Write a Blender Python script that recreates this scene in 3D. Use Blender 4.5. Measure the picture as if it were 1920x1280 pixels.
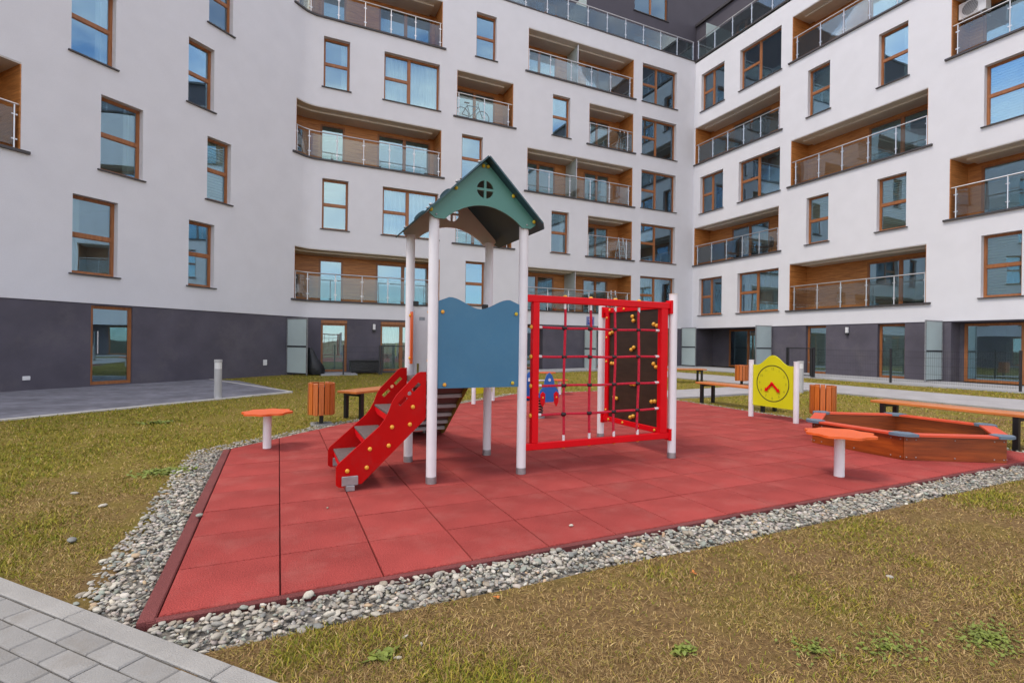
import bpy, bmesh, math, random
import numpy as np
from mathutils import Vector, Matrix
from mathutils.geometry import tessellate_polygon

for o in list(bpy.data.objects):
    bpy.data.objects.remove(o)
scene = bpy.context.scene
COL = scene.collection
random.seed(11)
rng = np.random.default_rng(11)

# ---------------------------------------------------------------- camera
EYE = 1.27
YAW = math.radians(24.8)
cam_d = bpy.data.cameras.new('camera')
cam_d.sensor_width = 36.0
cam_d.lens = 947.0 / 1920.0 * 36.0
cam_d.shift_y = 3.0 / 1920.0
cam_d.clip_start = 0.05
cam_d.clip_end = 2000
cam = bpy.data.objects.new('camera', cam_d)
COL.objects.link(cam)
cam.matrix_world = (Matrix.Translation((0, 0, EYE)) @ Matrix.Rotation(-YAW, 4, 'Z')
                    @ Matrix.Rotation(math.pi / 2, 4, 'X') @ Matrix.Rotation(0.0125, 4, 'Z'))
scene.camera = cam

# ---------------------------------------------------------------- sky and sun
SUN_EL, SUN_AZ = math.radians(60), math.radians(272)   # azimuth clockwise from +Y
world = bpy.data.worlds.new('World')
scene.world = world
world.use_nodes = True
wn, wl = world.node_tree.nodes, world.node_tree.links
wn.clear()
w_out = wn.new('ShaderNodeOutputWorld')
w_bg = wn.new('ShaderNodeBackground')
w_bg.inputs['Strength'].default_value = 0.14
w_sky = wn.new('ShaderNodeTexSky')
w_sky.sky_type = 'NISHITA'
w_sky.sun_disc = False
w_sky.sun_elevation = SUN_EL
w_sky.sun_rotation = SUN_AZ
w_sky.dust_density = 0.15
w_sky.ozone_density = 2.0
w_co = wn.new('ShaderNodeTexCoord')
w_map = wn.new('ShaderNodeMapping')
w_map.inputs['Scale'].default_value = (1, 1, 2.2)
w_map.inputs['Location'].default_value = (3.1, 1.7, 0.4)
w_noise = wn.new('ShaderNodeTexNoise')
w_noise.inputs['Scale'].default_value = 2.1
w_noise.inputs['Detail'].default_value = 5
w_noise.inputs['Roughness'].default_value = 0.58
w_ramp = wn.new('ShaderNodeValToRGB')
w_ramp.color_ramp.elements[0].position = 0.40
w_ramp.color_ramp.elements[1].position = 0.66
w_mix = wn.new('ShaderNodeMixRGB')
w_mix.inputs['Color2'].default_value = (8.4, 7.5, 6.6, 1)
wl.new(w_co.outputs['Generated'], w_map.inputs['Vector'])
wl.new(w_map.outputs['Vector'], w_noise.inputs['Vector'])
wl.new(w_noise.outputs['Fac'], w_ramp.inputs['Fac'])
wl.new(w_ramp.outputs['Color'], w_mix.inputs['Fac'])
wl.new(w_sky.outputs['Color'], w_mix.inputs['Color1'])
wl.new(w_mix.outputs['Color'], w_bg.inputs['Color'])
wl.new(w_bg.outputs['Background'], w_out.inputs['Surface'])

sun_d = bpy.data.lights.new('sun', 'SUN')
sun_d.energy = 1.1
sun_d.angle = math.radians(16)
sun_d.color = (1.0, 0.90, 0.76)
sun = bpy.data.objects.new('sun', sun_d)
COL.objects.link(sun)
sv = Vector((math.sin(SUN_AZ) * math.cos(SUN_EL), math.cos(SUN_AZ) * math.cos(SUN_EL), math.sin(SUN_EL)))
sun.rotation_euler = sv.to_track_quat('Z', 'Y').to_euler()
sun.location = (-10, -5, 30)

scene.view_settings.view_transform = 'Standard'
scene.view_settings.look = 'None'
scene.view_settings.exposure = 0.98
scene.view_settings.gamma = 1.0
scene.view_settings.use_curve_mapping = False
scene.render.engine = 'CYCLES'
scene.cycles.max_bounces = 5
scene.cycles.diffuse_bounces = 3
scene.cycles.glossy_bounces = 3
scene.cycles.transparent_max_bounces = 10
scene.cycles.caustics_reflective = False
scene.cycles.caustics_refractive = False

# ---------------------------------------------------------------- materials
MATS = {}


def nodes_of(name):
    m = bpy.data.materials.new(name)
    m.use_nodes = True
    n = m.node_tree.nodes
    b = n['Principled BSDF']
    return m, n, m.node_tree.links, b


def mat(name, col, rough=0.6, var=0.08, scale=3.0, bump=0.0, bscale=60.0, metal=0.0, stretch=None,
        objvar=0.0, spec=0.5, fine=0.0, fscale=250.0, coat=0.0, bdist=0.01):
    m, n, l, b = nodes_of(name)
    co = n.new('ShaderNodeTexCoord')
    mp = n.new('ShaderNodeMapping')
    if stretch:
        mp.inputs['Scale'].default_value = stretch
    l.new(co.outputs['Object'], mp.inputs['Vector'])
    nz = n.new('ShaderNodeTexNoise')
    nz.inputs['Scale'].default_value = scale
    nz.inputs['Detail'].default_value = 3
    l.new(mp.outputs['Vector'], nz.inputs['Vector'])
    mr = n.new('ShaderNodeMapRange')
    mr.inputs['From Min'].default_value = 0.3
    mr.inputs['From Max'].default_value = 0.7
    mr.inputs['To Min'].default_value = 1 - var
    mr.inputs['To Max'].default_value = 1 + var
    l.new(nz.outputs['Fac'], mr.inputs['Value'])
    fac = mr.outputs['Result']
    if fine:
        n2 = n.new('ShaderNodeTexNoise')
        n2.inputs['Scale'].default_value = fscale
        n2.inputs['Detail'].default_value = 2
        l.new(mp.outputs['Vector'], n2.inputs['Vector'])
        m2 = n.new('ShaderNodeMapRange')
        m2.inputs['From Min'].default_value = 0.3
        m2.inputs['From Max'].default_value = 0.7
        m2.inputs['To Min'].default_value = 1 - fine
        m2.inputs['To Max'].default_value = 1 + fine
        l.new(n2.outputs['Fac'], m2.inputs['Value'])
        mm = n.new('ShaderNodeMath')
        mm.operation = 'MULTIPLY'
        l.new(fac, mm.inputs[0])
        l.new(m2.outputs['Result'], mm.inputs[1])
        fac = mm.outputs[0]
    if objvar:
        oi = n.new('ShaderNodeObjectInfo')
        m3 = n.new('ShaderNodeMapRange')
        m3.inputs['To Min'].default_value = 1 - objvar
        m3.inputs['To Max'].default_value = 1 + objvar
        l.new(oi.outputs['Random'], m3.inputs['Value'])
        mm = n.new('ShaderNodeMath')
        mm.operation = 'MULTIPLY'
        l.new(fac, mm.inputs[0])
        l.new(m3.outputs['Result'], mm.inputs[1])
        fac = mm.outputs[0]
    vm = n.new('ShaderNodeVectorMath')
    vm.operation = 'SCALE'
    vm.inputs[0].default_value = col
    l.new(fac, vm.inputs['Scale'])
    l.new(vm.outputs['Vector'], b.inputs['Base Color'])
    b.inputs['Roughness'].default_value = rough
    b.inputs['Metallic'].default_value = metal
    b.inputs['Specular IOR Level'].default_value = spec
    b.inputs['Coat Weight'].default_value = coat
    if bump:
        nb = n.new('ShaderNodeTexNoise')
        nb.inputs['Scale'].default_value = bscale
        nb.inputs['Detail'].default_value = 1
        l.new(mp.outputs['Vector'], nb.inputs['Vector'])
        bp = n.new('ShaderNodeBump')
        bp.inputs['Strength'].default_value = bump
        bp.inputs['Distance'].default_value = bdist
        l.new(nb.outputs['Fac'], bp.inputs['Height'])
        l.new(bp.outputs['Normal'], b.inputs['Normal'])
    MATS[name] = m
    return m


def wood(name, dark, light, rough=0.5, axis='Z', scale=6.0, objvar=0.0, planks=0.0, coat=0.0):
    """streaky timber; grain runs along axis"""
    m, n, l, b = nodes_of(name)
    co = n.new('ShaderNodeTexCoord')
    mp = n.new('ShaderNodeMapping')
    s = {'X': (0.08, 1, 1), 'Y': (1, 0.08, 1), 'Z': (1, 1, 0.08), 'XY': (0.08, 0.08, 1)}[axis]
    mp.inputs['Scale'].default_value = s
    l.new(co.outputs['Object'], mp.inputs['Vector'])
    nz = n.new('ShaderNodeTexNoise')
    nz.inputs['Scale'].default_value = scale * 4
    nz.inputs['Detail'].default_value = 4
    nz.inputs['Roughness'].default_value = 0.65
    l.new(mp.outputs['Vector'], nz.inputs['Vector'])
    cr = n.new('ShaderNodeValToRGB')
    cr.color_ramp.elements[0].position = 0.3
    cr.color_ramp.elements[1].position = 0.72
    cr.color_ramp.elements[0].color = (*dark, 1)
    cr.color_ramp.elements[1].color = (*light, 1)
    l.new(nz.outputs['Fac'], cr.inputs['Fac'])
    out = cr.outputs['Color']
    if objvar:
        oi = n.new('ShaderNodeObjectInfo')
        m3 = n.new('ShaderNodeMapRange')
        m3.inputs['To Min'].default_value = 1 - objvar
        m3.inputs['To Max'].default_value = 1 + objvar
        l.new(oi.outputs['Random'], m3.inputs['Value'])
        vm = n.new('ShaderNodeVectorMath')
        vm.operation = 'SCALE'
        l.new(out, vm.inputs[0])
        l.new(m3.outputs['Result'], vm.inputs['Scale'])
        out = vm.outputs['Vector']
    l.new(out, b.inputs['Base Color'])
    b.inputs['Roughness'].default_value = rough
    b.inputs['Coat Weight'].default_value = coat
    b.inputs['Coat Roughness'].default_value = 0.3
    bp = n.new('ShaderNodeBump')
    bp.inputs['Strength'].default_value = 0.15
    bp.inputs['Distance'].default_value = 0.004
    h = nz.outputs['Fac']
    if planks:
        sx = n.new('ShaderNodeSeparateXYZ')
        l.new(co.outputs['Object'], sx.inputs['Vector'])
        d = n.new('ShaderNodeMath'); d.operation = 'DIVIDE'; d.inputs[1].default_value = planks
        l.new(sx.outputs['Z'], d.inputs[0])
        f = n.new('ShaderNodeMath'); f.operation = 'FRACT'
        l.new(d.outputs[0], f.inputs[0])
        g = n.new('ShaderNodeMath'); g.operation = 'GREATER_THAN'; g.inputs[1].default_value = 0.06
        l.new(f.outputs[0], g.inputs[0])
        a = n.new('ShaderNodeMath'); a.operation = 'ADD'
        l.new(g.outputs[0], a.inputs[0]); l.new(nz.outputs['Fac'], a.inputs[1])
        h = a.outputs[0]
        bp.inputs['Strength'].default_value = 0.6
    l.new(h, bp.inputs['Height'])
    l.new(bp.outputs['Normal'], b.inputs['Normal'])
    MATS[name] = m
    return m


def glass(name, tint, base=0.3, rough=0.0, refl=(0.56, 0.81, 1.0), haze=0.0, mult=1.3):
    """thin window glass: coated, part mirror, part see-through"""
    m = bpy.data.materials.new(name)
    m.use_nodes = True
    n, l = m.node_tree.nodes, m.node_tree.links
    n.clear()
    o = n.new('ShaderNodeOutputMaterial')
    mx = n.new('ShaderNodeMixShader')
    tr = n.new('ShaderNodeBsdfTransparent')
    tr.inputs['Color'].default_value = (*tint, 1)
    gl = n.new('ShaderNodeBsdfGlossy')
    gl.inputs['Roughness'].default_value = rough
    gl.inputs['Color'].default_value = (*refl, 1)
    lw = n.new('ShaderNodeFresnel')
    lw.inputs['IOR'].default_value = 1.5
    ma = n.new('ShaderNodeMath')
    ma.operation = 'MULTIPLY_ADD'
    ma.use_clamp = True
    ma.inputs[1].default_value = mult
    ma.inputs[2].default_value = base
    l.new(lw.outputs[0], ma.inputs[0])
    l.new(ma.outputs[0], mx.inputs['Fac'])
    l.new(tr.outputs[0], mx.inputs[1])
    l.new(gl.outputs[0], mx.inputs[2])
    # slight waviness of the panes
    co = n.new('ShaderNodeTexCoord')
    nz = n.new('ShaderNodeTexNoise')
    nz.inputs['Scale'].default_value = 0.9
    nz.inputs['Detail'].default_value = 1
    l.new(co.outputs['Object'], nz.inputs['Vector'])
    bp = n.new('ShaderNodeBump')
    bp.inputs['Strength'].default_value = 0.12
    bp.inputs['Distance'].default_value = 0.02
    l.new(nz.outputs['Fac'], bp.inputs['Height'])
    l.new(bp.outputs['Normal'], gl.inputs['Normal'])
    if haze:
        df = n.new('ShaderNodeBsdfDiffuse')
        df.inputs['Color'].default_value = (0.62, 0.66, 0.68, 1)
        m2 = n.new('ShaderNodeMixShader')
        m2.inputs['Fac'].default_value = haze
        l.new(mx.outputs[0], m2.inputs[1])
        l.new(df.outputs[0], m2.inputs[2])
        mx = m2
    l.new(mx.outputs[0], o.inputs['Surface'])
    MATS[name] = m
    return m


def attr_mat(name, rough=0.8, bump=0.0, trans=0.0):
    m, n, l, b = nodes_of(name)
    at = n.new('ShaderNodeAttribute')
    at.attribute_name = 'Col'
    l.new(at.outputs['Color'], b.inputs['Base Color'])
    b.inputs['Roughness'].default_value = rough
    b.inputs['Specular IOR Level'].default_value = 0.3
    if bump:
        co = n.new('ShaderNodeTexCoord')
        nb = n.new('ShaderNodeTexNoise')
        nb.inputs['Scale'].default_value = 120
        l.new(co.outputs['Object'], nb.inputs['Vector'])
        bp = n.new('ShaderNodeBump')
        bp.inputs['Strength'].default_value = bump
        bp.inputs['Distance'].default_value = 0.003
        l.new(nb.outputs['Fac'], bp.inputs['Height'])
        l.new(bp.outputs['Normal'], b.inputs['Normal'])
    MATS[name] = m
    return m


mat('plaster', (0.685, 0.685, 0.73), 0.9, 0.025, 1.6, 0.3, 300, fine=0.025, fscale=60)
mat('plaster_dark', (0.088, 0.080, 0.104), 0.85, 0.14, 1.4, 0.25, 300)
mat('render_pent', (0.075, 0.068, 0.088), 0.85, 0.08, 1.0, 0.2, 300)
mat('soffit', (0.68, 0.65, 0.63), 0.9, 0.04, 1.5)
mat('room', (0.76, 0.78, 0.76), 0.9, 0.1, 0.8)
mat('room_floor', (0.36, 0.28, 0.20), 0.6, 0.1, 2)
wood('frame_wood', (0.22, 0.078, 0.026), (0.40, 0.155, 0.052), 0.45, 'Z', 5)
wood('cladding', (0.31, 0.11, 0.028), (0.62, 0.26, 0.075), 0.5, 'XY', 5, planks=0.16)
mat('sill_metal', (0.055, 0.05, 0.055), 0.5, 0.1, 4)
mat('steel', (0.62, 0.62, 0.64), 0.32, 0.05, 8, metal=0.85)
mat('dark_steel', (0.022, 0.023, 0.028), 0.5, 0.15, 6)
mat('floor_concrete', (0.30, 0.29, 0.29), 0.85, 0.1, 2)
glass('glass', (0.90, 0.97, 0.95), 0.19, haze=0.015)
glass('glass_rail', (0.84, 0.89, 0.88), 0.015, refl=(0.85, 0.93, 1.0), haze=0.02, mult=0.9)
mat('frosted', (0.44, 0.53, 0.54), 0.35, 0.06, 1.2, spec=0.6)
mat('curtain', (0.72, 0.76, 0.77), 0.9, 0.06, 2)
mat('blind', (0.66, 0.70, 0.69), 0.7, 0.05, 3)
mat('blind_pale', (0.80, 0.83, 0.70), 0.8, 0.05, 3)
mat('white_plastic', (0.70, 0.70, 0.72), 0.45, 0.04, 4)
mat('tarp', (0.012, 0.013, 0.016), 0.45, 0.2, 5, 0.5, 18, bdist=0.03)
mat('screen_blue', (0.05, 0.075, 0.33), 0.5, 0.05, 5)
mat('post_paint', (0.74, 0.73, 0.77), 0.55, 0.04, 5, spec=0.3)
mat('galvanised', (0.36, 0.37, 0.39), 0.45, 0.15, 18, metal=0.7)
mat('hpl_blue', (0.036, 0.158, 0.285), 0.42, 0.06, 2.5, 0.08, 200, fine=0.03)
mat('hpl_green', (0.074, 0.225, 0.192), 0.42, 0.07, 2.5, 0.08, 200, fine=0.03)
mat('hpl_navy', (0.026, 0.075, 0.095), 0.45, 0.1, 3)
mat('hpl_brown', (0.76, 0.69, 0.63), 0.6, 0.08, 3)
mat('red_paint', (0.46, 0.0015, 0.002), 0.5, 0.07, 3, fine=0.03, spec=0.15)
mat('red_steel', (0.66, 0.0015, 0.008), 0.45, 0.05, 4, spec=0.2)
mat('red_rope', (0.52, 0.008, 0.035), 0.8, 0.25, 60, 0.6, 200, bdist=0.003)
mat('knot', (0.018, 0.006, 0.008), 0.5, 0.1, 20)
mat('yellow_cap', (0.72, 0.36, 0.035), 0.35, 0.05, 20)
mat('yellow_green_cap', (0.55, 0.42, 0.02), 0.35, 0.05, 20)
mat('orange_hpl', (0.72, 0.115, 0.020), 0.42, 0.05, 3, 0.06, 150)
mat('coral_board', (0.60, 0.070, 0.026), 0.5, 0.07, 4, 0.06, 150)
mat('grey_blue', (0.115, 0.165, 0.225), 0.5, 0.06, 4)
mat('film_plywood', (0.035, 0.020, 0.013), 0.36, 0.25, 6, 0.15, 90, stretch=(1, 1, 4))
wood('sand_board', (0.135, 0.020, 0.002), (0.38, 0.074, 0.008), 0.38, 'XY', 5, coat=0.25)
wood('slat_wood', (0.36, 0.075, 0.012), (0.60, 0.165, 0.028), 0.42, 'Z', 5, objvar=0.16, coat=0.2)
wood('bench_wood', (0.40, 0.11, 0.022), (0.62, 0.21, 0.048), 0.42, 'Y', 5, objvar=0.1, coat=0.25)
mat('black_paint', (0.008, 0.008, 0.009), 0.4, 0.1, 8)
mat('yellow_hpl', (0.62, 0.62, 0.008), 0.42, 0.05, 2.5, 0.08, 200)
mat('ink', (0.03, 0.035, 0.015), 0.6, 0.05, 8)
mat('faint_ink', (0.34, 0.36, 0.02), 0.6, 0.05, 8)
mat('tread', (0.115, 0.088, 0.084), 0.7, 0.2, 30, 0.5, 90)
mat('stainless', (0.19, 0.135, 0.125), 0.4, 0.1, 6, metal=0.5, stretch=(1, 0.1, 1))
mat('olive_side', (0.20, 0.145, 0.012), 0.45, 0.1, 4)
mat('rider_blue', (0.010, 0.11, 0.42), 0.4, 0.05, 4)
mat('sand', (0.42, 0.33, 0.20), 0.95, 0.15, 20, 0.6, 150)
mat('rubber', (0.315, 0.052, 0.046), 0.9, 0.17, 2.2, 0.9, 150, objvar=0.07, fine=0.38, fscale=150, spec=0.2, bdist=0.006)
mat('rubber_edge', (0.19, 0.058, 0.056), 0.9, 0.15, 2, 0.8, 210, fine=0.2, fscale=200, spec=0.2)
mat('paver', (0.27, 0.265, 0.257), 0.9, 0.08, 5, 0.6, 160, objvar=0.1, fine=0.10, fscale=160, spec=0.25, bdist=0.004)
mat('kerb', (0.31, 0.302, 0.29), 0.9, 0.1, 4, 0.5, 160, objvar=0.06, fine=0.08, fscale=140, spec=0.25)
mat('kerb_pale', (0.52, 0.50, 0.47), 0.9, 0.1, 4, 0.4, 160, objvar=0.06)
mat('joint_sand', (0.095, 0.085, 0.072), 0.95, 0.2, 12, 0.5, 150)
mat('gravel_base', (0.22, 0.205, 0.18), 0.95, 0.3, 20, 0.8, 60)
mat('path_paving', (0.34, 0.33, 0.34), 0.9, 0.1, 2.5, 0.4, 60, fine=0.07, fscale=40)
mat('terrace_paving', (0.34, 0.345, 0.36), 0.9, 0.1, 2, 0.4, 60)
attr_mat('grass_blade', 0.75)
attr_mat('pebble_mix', 0.75, 0.4)
mat('pale_grey', (0.42, 0.42, 0.44), 0.5, 0.05, 4)
mat('leaf_green', (0.155, 0.195, 0.026), 0.6, 0.3, 30)
mat('leaf_orange', (0.50, 0.16, 0.03), 0.7, 0.2, 30)
mat('stone_grey', (0.27, 0.27, 0.265), 0.85, 0.2, 12, 0.4, 90, objvar=0.35)


def block_paving(name, col, joint, bx, by, rot=0.0, dark=0.75):
    m, n, l, b = nodes_of(name)
    co = n.new('ShaderNodeTexCoord')
    mp = n.new('ShaderNodeMapping')
    mp.inputs['Rotation'].default_value = (0, 0, rot)
    l.new(co.outputs['Object'], mp.inputs['Vector'])
    br = n.new('ShaderNodeTexBrick')
    br.inputs['Scale'].default_value = 1.0
    br.inputs['Brick Width'].default_value = bx
    br.inputs['Row Height'].default_value = by
    br.inputs['Mortar Size'].default_value = 0.004
    br.inputs['Color1'].default_value = (*col, 1)
    br.inputs['Color2'].default_value = (col[0] * dark, col[1] * dark, col[2] * dark, 1)
    br.inputs['Mortar'].default_value = (*joint, 1)
    l.new(mp.outputs['Vector'], br.inputs['Vector'])
    nz = n.new('ShaderNodeTexNoise')
    nz.inputs['Scale'].default_value = 1.4
    nz.inputs['Detail'].default_value = 7
    l.new(co.outputs['Object'], nz.inputs['Vector'])
    mr = n.new('ShaderNodeMapRange')
    mr.inputs['From Min'].default_value = 0.3
    mr.inputs['From Max'].default_value = 0.7
    mr.inputs['To Min'].default_value = 0.75
    mr.inputs['To Max'].default_value = 1.3
    l.new(nz.outputs['Fac'], mr.inputs['Value'])
    vm = n.new('ShaderNodeVectorMath')
    vm.operation = 'SCALE'
    l.new(br.outputs['Color'], vm.inputs[0])
    l.new(mr.outputs['Result'], vm.inputs['Scale'])
    l.new(vm.outputs['Vector'], b.inputs['Base Color'])
    b.inputs['Roughness'].default_value = 0.9
    MATS[name] = m


block_paving('yard_paving', (0.20, 0.20, 0.235), (0.13, 0.13, 0.14), 0.2, 0.1, 0.7)


def soil():
    m, n, l, b = nodes_of('soil')
    co = n.new('ShaderNodeTexCoord')

    def noise(sc, det=6, rough=0.6):
        z = n.new('ShaderNodeTexNoise')
        z.inputs['Scale'].default_value = sc
        z.inputs['Detail'].default_value = det
        z.inputs['Roughness'].default_value = rough
        l.new(co.outputs['Object'], z.inputs['Vector'])
        return z.outputs['Fac']
    r1 = n.new('ShaderNodeValToRGB')
    e = r1.color_ramp.elements
    e[0].position, e[0].color = 0.30, (0.085, 0.046, 0.020, 1)
    e[1].position, e[1].color = 0.72, (0.35, 0.230, 0.100, 1)
    l.new(noise(34, 5, 0.85), r1.inputs['Fac'])
    r2 = n.new('ShaderNodeValToRGB')
    e = r2.color_ramp.elements
    e[0].position, e[0].color = 0.3, (0.14, 0.115, 0.020, 1)
    e[1].position, e[1].color = 0.75, (0.31, 0.245, 0.055, 1)
    l.new(noise(40, 5, 0.85), r2.inputs['Fac'])
    # far from the bare front strip the turf is greener
    sx = n.new('ShaderNodeSeparateXYZ')
    l.new(co.outputs['Object'], sx.inputs['Vector'])
    mr = n.new('ShaderNodeMapRange')
    mr.inputs['From Min'].default_value = 1.5
    mr.inputs['From Max'].default_value = 9.0
    mr.inputs['To Min'].default_value = -0.12
    mr.inputs['To Max'].default_value = 0.30
    l.new(sx.outputs['Y'], mr.inputs['Value'])
    a = n.new('ShaderNodeMath')
    a.operation = 'ADD'
    l.new(noise(0.9, 5, 0.6), a.inputs[0])
    l.new(mr.outputs['Result'], a.inputs[1])
    r3 = n.new('ShaderNodeValToRGB')
    r3.color_ramp.elements[0].position = 0.40
    r3.color_ramp.elements[1].position = 0.66
    l.new(a.outputs[0], r3.inputs['Fac'])
    mx = n.new('ShaderNodeMixRGB')
    l.new(r3.outputs['Color'], mx.inputs['Fac'])
    l.new(r1.outputs['Color'], mx.inputs['Color1'])
    l.new(r2.outputs['Color'], mx.inputs['Color2'])
    l.new(mx.outputs['Color'], b.inputs['Base Color'])
    b.inputs['Roughness'].default_value = 0.95
    b.inputs['Specular IOR Level'].default_value = 0.15
    bp = n.new('ShaderNodeBump')
    bp.inputs['Strength'].default_value = 0.9
    bp.inputs['Distance'].default_value = 0.02
    l.new(noise(85, 4, 0.8), bp.inputs['Height'])
    l.new(bp.outputs['Normal'], b.inputs['Normal'])
    MATS['soil'] = m


soil()


def add_dust(name, colour, amount, scale, lo=0.5, hi=0.72):
    """pale dust and wear in irregular patches"""
    m = MATS[name]
    n, l = m.node_tree.nodes, m.node_tree.links
    b = n['Principled BSDF']
    src = b.inputs['Base Color'].links[0].from_socket
    g = n.new('ShaderNodeNewGeometry')
    z = n.new('ShaderNodeTexNoise')
    z.inputs['Scale'].default_value = scale
    z.inputs['Detail'].default_value = 5
    z.inputs['Roughness'].default_value = 0.7
    l.new(g.outputs['Position'], z.inputs['Vector'])
    r = n.new('ShaderNodeMapRange')
    r.inputs['From Min'].default_value = lo
    r.inputs['From Max'].default_value = hi
    r.inputs['To Max'].default_value = amount
    l.new(z.outputs['Fac'], r.inputs['Value'])
    x = n.new('ShaderNodeMixRGB')
    x.inputs['Color2'].default_value = (*colour, 1)
    l.new(r.outputs['Result'], x.inputs['Fac'])
    l.new(src, x.inputs['Color1'])
    l.new(x.outputs['Color'], b.inputs['Base Color'])


add_dust('rubber', (0.38, 0.13, 0.11), 0.38, 2.6)
add_dust('paver', (0.20, 0.18, 0.155), 0.55, 5.0)
add_dust('plaster_dark', (0.16, 0.145, 0.15), 0.35, 1.1)
add_dust('red_paint', (0.30, 0.03, 0.03), 0.35, 7.0)
add_dust('hpl_blue', (0.07, 0.20, 0.31), 0.35, 3.0)

# ---------------------------------------------------------------- mesh helpers


class MB:
    """collects shapes in world coordinates; build() links them as one mesh object"""

    def __init__(self):
        self.v, self.f, self.sm = [], [], []

    def add(self, verts, faces, smooth=False):
        o = len(self.v)
        self.v += [tuple(p) for p in verts]
        self.f += [tuple(i + o for i in fc) for fc in faces]
        self.sm += [smooth] * len(faces)
        return self

    def box(self, x0, x1, y0, y1, z0, z1, fn=None, ch=0.0):
        if ch:
            c = min(ch, (x1 - x0) / 3, (y1 - y0) / 3, (z1 - z0) / 3)
            pts = []
            for z, i in ((z0, c), (z0 + c, 0), (z1 - c, 0), (z1, c)):
                pts += [(x0 + i, y0 + i, z), (x1 - i, y0 + i, z), (x1 - i, y1 - i, z), (x0 + i, y1 - i, z)]
            fs = [(3, 2, 1, 0), (12, 13, 14, 15)]
            for r in range(3):
                for k in range(4):
                    a, b2 = r * 4 + k, r * 4 + (k + 1) % 4
                    fs.append((a, b2, b2 + 4, a + 4))
        else:
            pts = [(x0, y0, z0), (x1, y0, z0), (x1, y1, z0), (x0, y1, z0),
                   (x0, y0, z1), (x1, y0, z1), (x1, y1, z1), (x0, y1, z1)]
            fs = [(3, 2, 1, 0), (4, 5, 6, 7), (0, 1, 5, 4), (1, 2, 6, 5), (2, 3, 7, 6), (3, 0, 4, 7)]
        if fn:
            pts = [fn(*p) for p in pts]
        return self.add(pts, fs)

    def tube(self, pts, r, n=10, cap=True, radii=None):
        pts = [Vector(p) for p in pts]
        m = len(pts)
        vs, fs = [], []
        up = Vector((0, 0, 1))
        for i, p in enumerate(pts):
            t = (pts[min(i + 1, m - 1)] - pts[max(i - 1, 0)]).normalized()
            ref = up if abs(t.z) < 0.95 else Vector((1, 0, 0))
            a = t.cross(ref).normalized()
            b2 = t.cross(a).normalized()
            rr = radii[i] if radii else r
            for k in range(n):
                w = 2 * math.pi * k / n
                vs.append(p + a * (math.cos(w) * rr) + b2 * (math.sin(w) * rr))
        for i in range(m - 1):
            for k in range(n):
                k2 = (k + 1) % n
                fs.append((i * n + k, i * n + k2, (i + 1) * n + k2, (i + 1) * n + k))
        self.add(vs, fs, True)
        if cap:
            self.add(vs[:n], [tuple(range(n))])
            self.add(vs[-n:], [tuple(range(n))])
        return self

    def ball(self, c, r, sx=1, sy=1, sz=1, n=10, m=7):
        vs, fs = [], []
        for i in range(m + 1):
            t = math.pi * i / m
            for k in range(n):
                w = 2 * math.pi * k / n
                vs.append((c[0] + r * sx * math.sin(t) * math.cos(w), c[1] + r * sy * math.sin(t) * math.sin(w),
                           c[2] + r * sz * math.cos(t)))
        for i in range(m):
            for k in range(n):
                k2 = (k + 1) % n
                fs.append((i * n + k, (i + 1) * n + k, (i + 1) * n + k2, i * n + k2))
        return self.add(vs, fs, True)

    def prism(self, outer, holes, fn, d0, d1):
        """outline (with holes) in a plane, swept from depth d0 to d1; fn(u, v, d) -> world"""
        loops = [outer] + list(holes)
        tris = tessellate_polygon([[Vector((u, v, 0)) for u, v in lp] for lp in loops])
        flat = [p for lp in loops for p in lp]
        for d in (d0, d1):
            self.add([fn(u, v, d) for u, v in flat], [tuple(t) for t in tris])
        for lp in loops:
            k = len(lp)
            vs = [fn(u, v, d0) for u, v in lp] + [fn(u, v, d1) for u, v in lp]
            self.add(vs, [(i, (i + 1) % k, k + (i + 1) % k, k + i) for i in range(k)])
        return self

    def build(self, name, material, parent=None, weld=True, recalc=True):
        me = bpy.data.meshes.new(name)
        off = Vector(parent.get('_o', (0, 0, 0))) if parent else Vector((0, 0, 0))
        me.from_pydata([tuple(Vector(p) - off) for p in self.v], [], self.f)
        me.polygons.foreach_set('use_smooth', self.sm)
        if recalc:
            bm = bmesh.new()
            bm.from_mesh(me)
            if weld:
                bmesh.ops.remove_doubles(bm, verts=bm.verts, dist=1e-5)
            bmesh.ops.recalc_face_normals(bm, faces=bm.faces)
            bm.to_mesh(me)
            bm.free()
        if material:
            me.materials.append(MATS[material])
        me.set_sharp_from_angle(angle=math.radians(42))
        o = bpy.data.objects.new(name, me)
        COL.objects.link(o)
        if parent:
            o.parent = parent
            o['_o'] = tuple(off)
        else:
            o['_o'] = (0, 0, 0)
        return o


def tag(o, label=None, cat=None, group=None, kind=None):
    if label: o['label'] = label
    if cat: o['category'] = cat
    if group: o['group'] = group
    if kind: o['kind'] = kind
    return o


def thing(name, loc, label, cat, group=None):
    o = bpy.data.objects.new(name, None)
    o.empty_display_size = 0.2
    COL.objects.link(o)
    o.location = loc
    o['_o'] = tuple(loc)
    return tag(o, label, cat, group)


def inst(me, name, loc, parent=None, rot=(0, 0, 0), scale=(1, 1, 1)):
    """one more object sharing mesh data; loc in world coordinates"""
    o = bpy.data.objects.new(name, me)
    COL.objects.link(o)
    off = Vector(parent['_o']) if parent else Vector((0, 0, 0))
    o.location = Vector(loc) - off
    o.rotation_euler = rot
    o.scale = scale
    if parent:
        o.parent = parent
    return o


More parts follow.
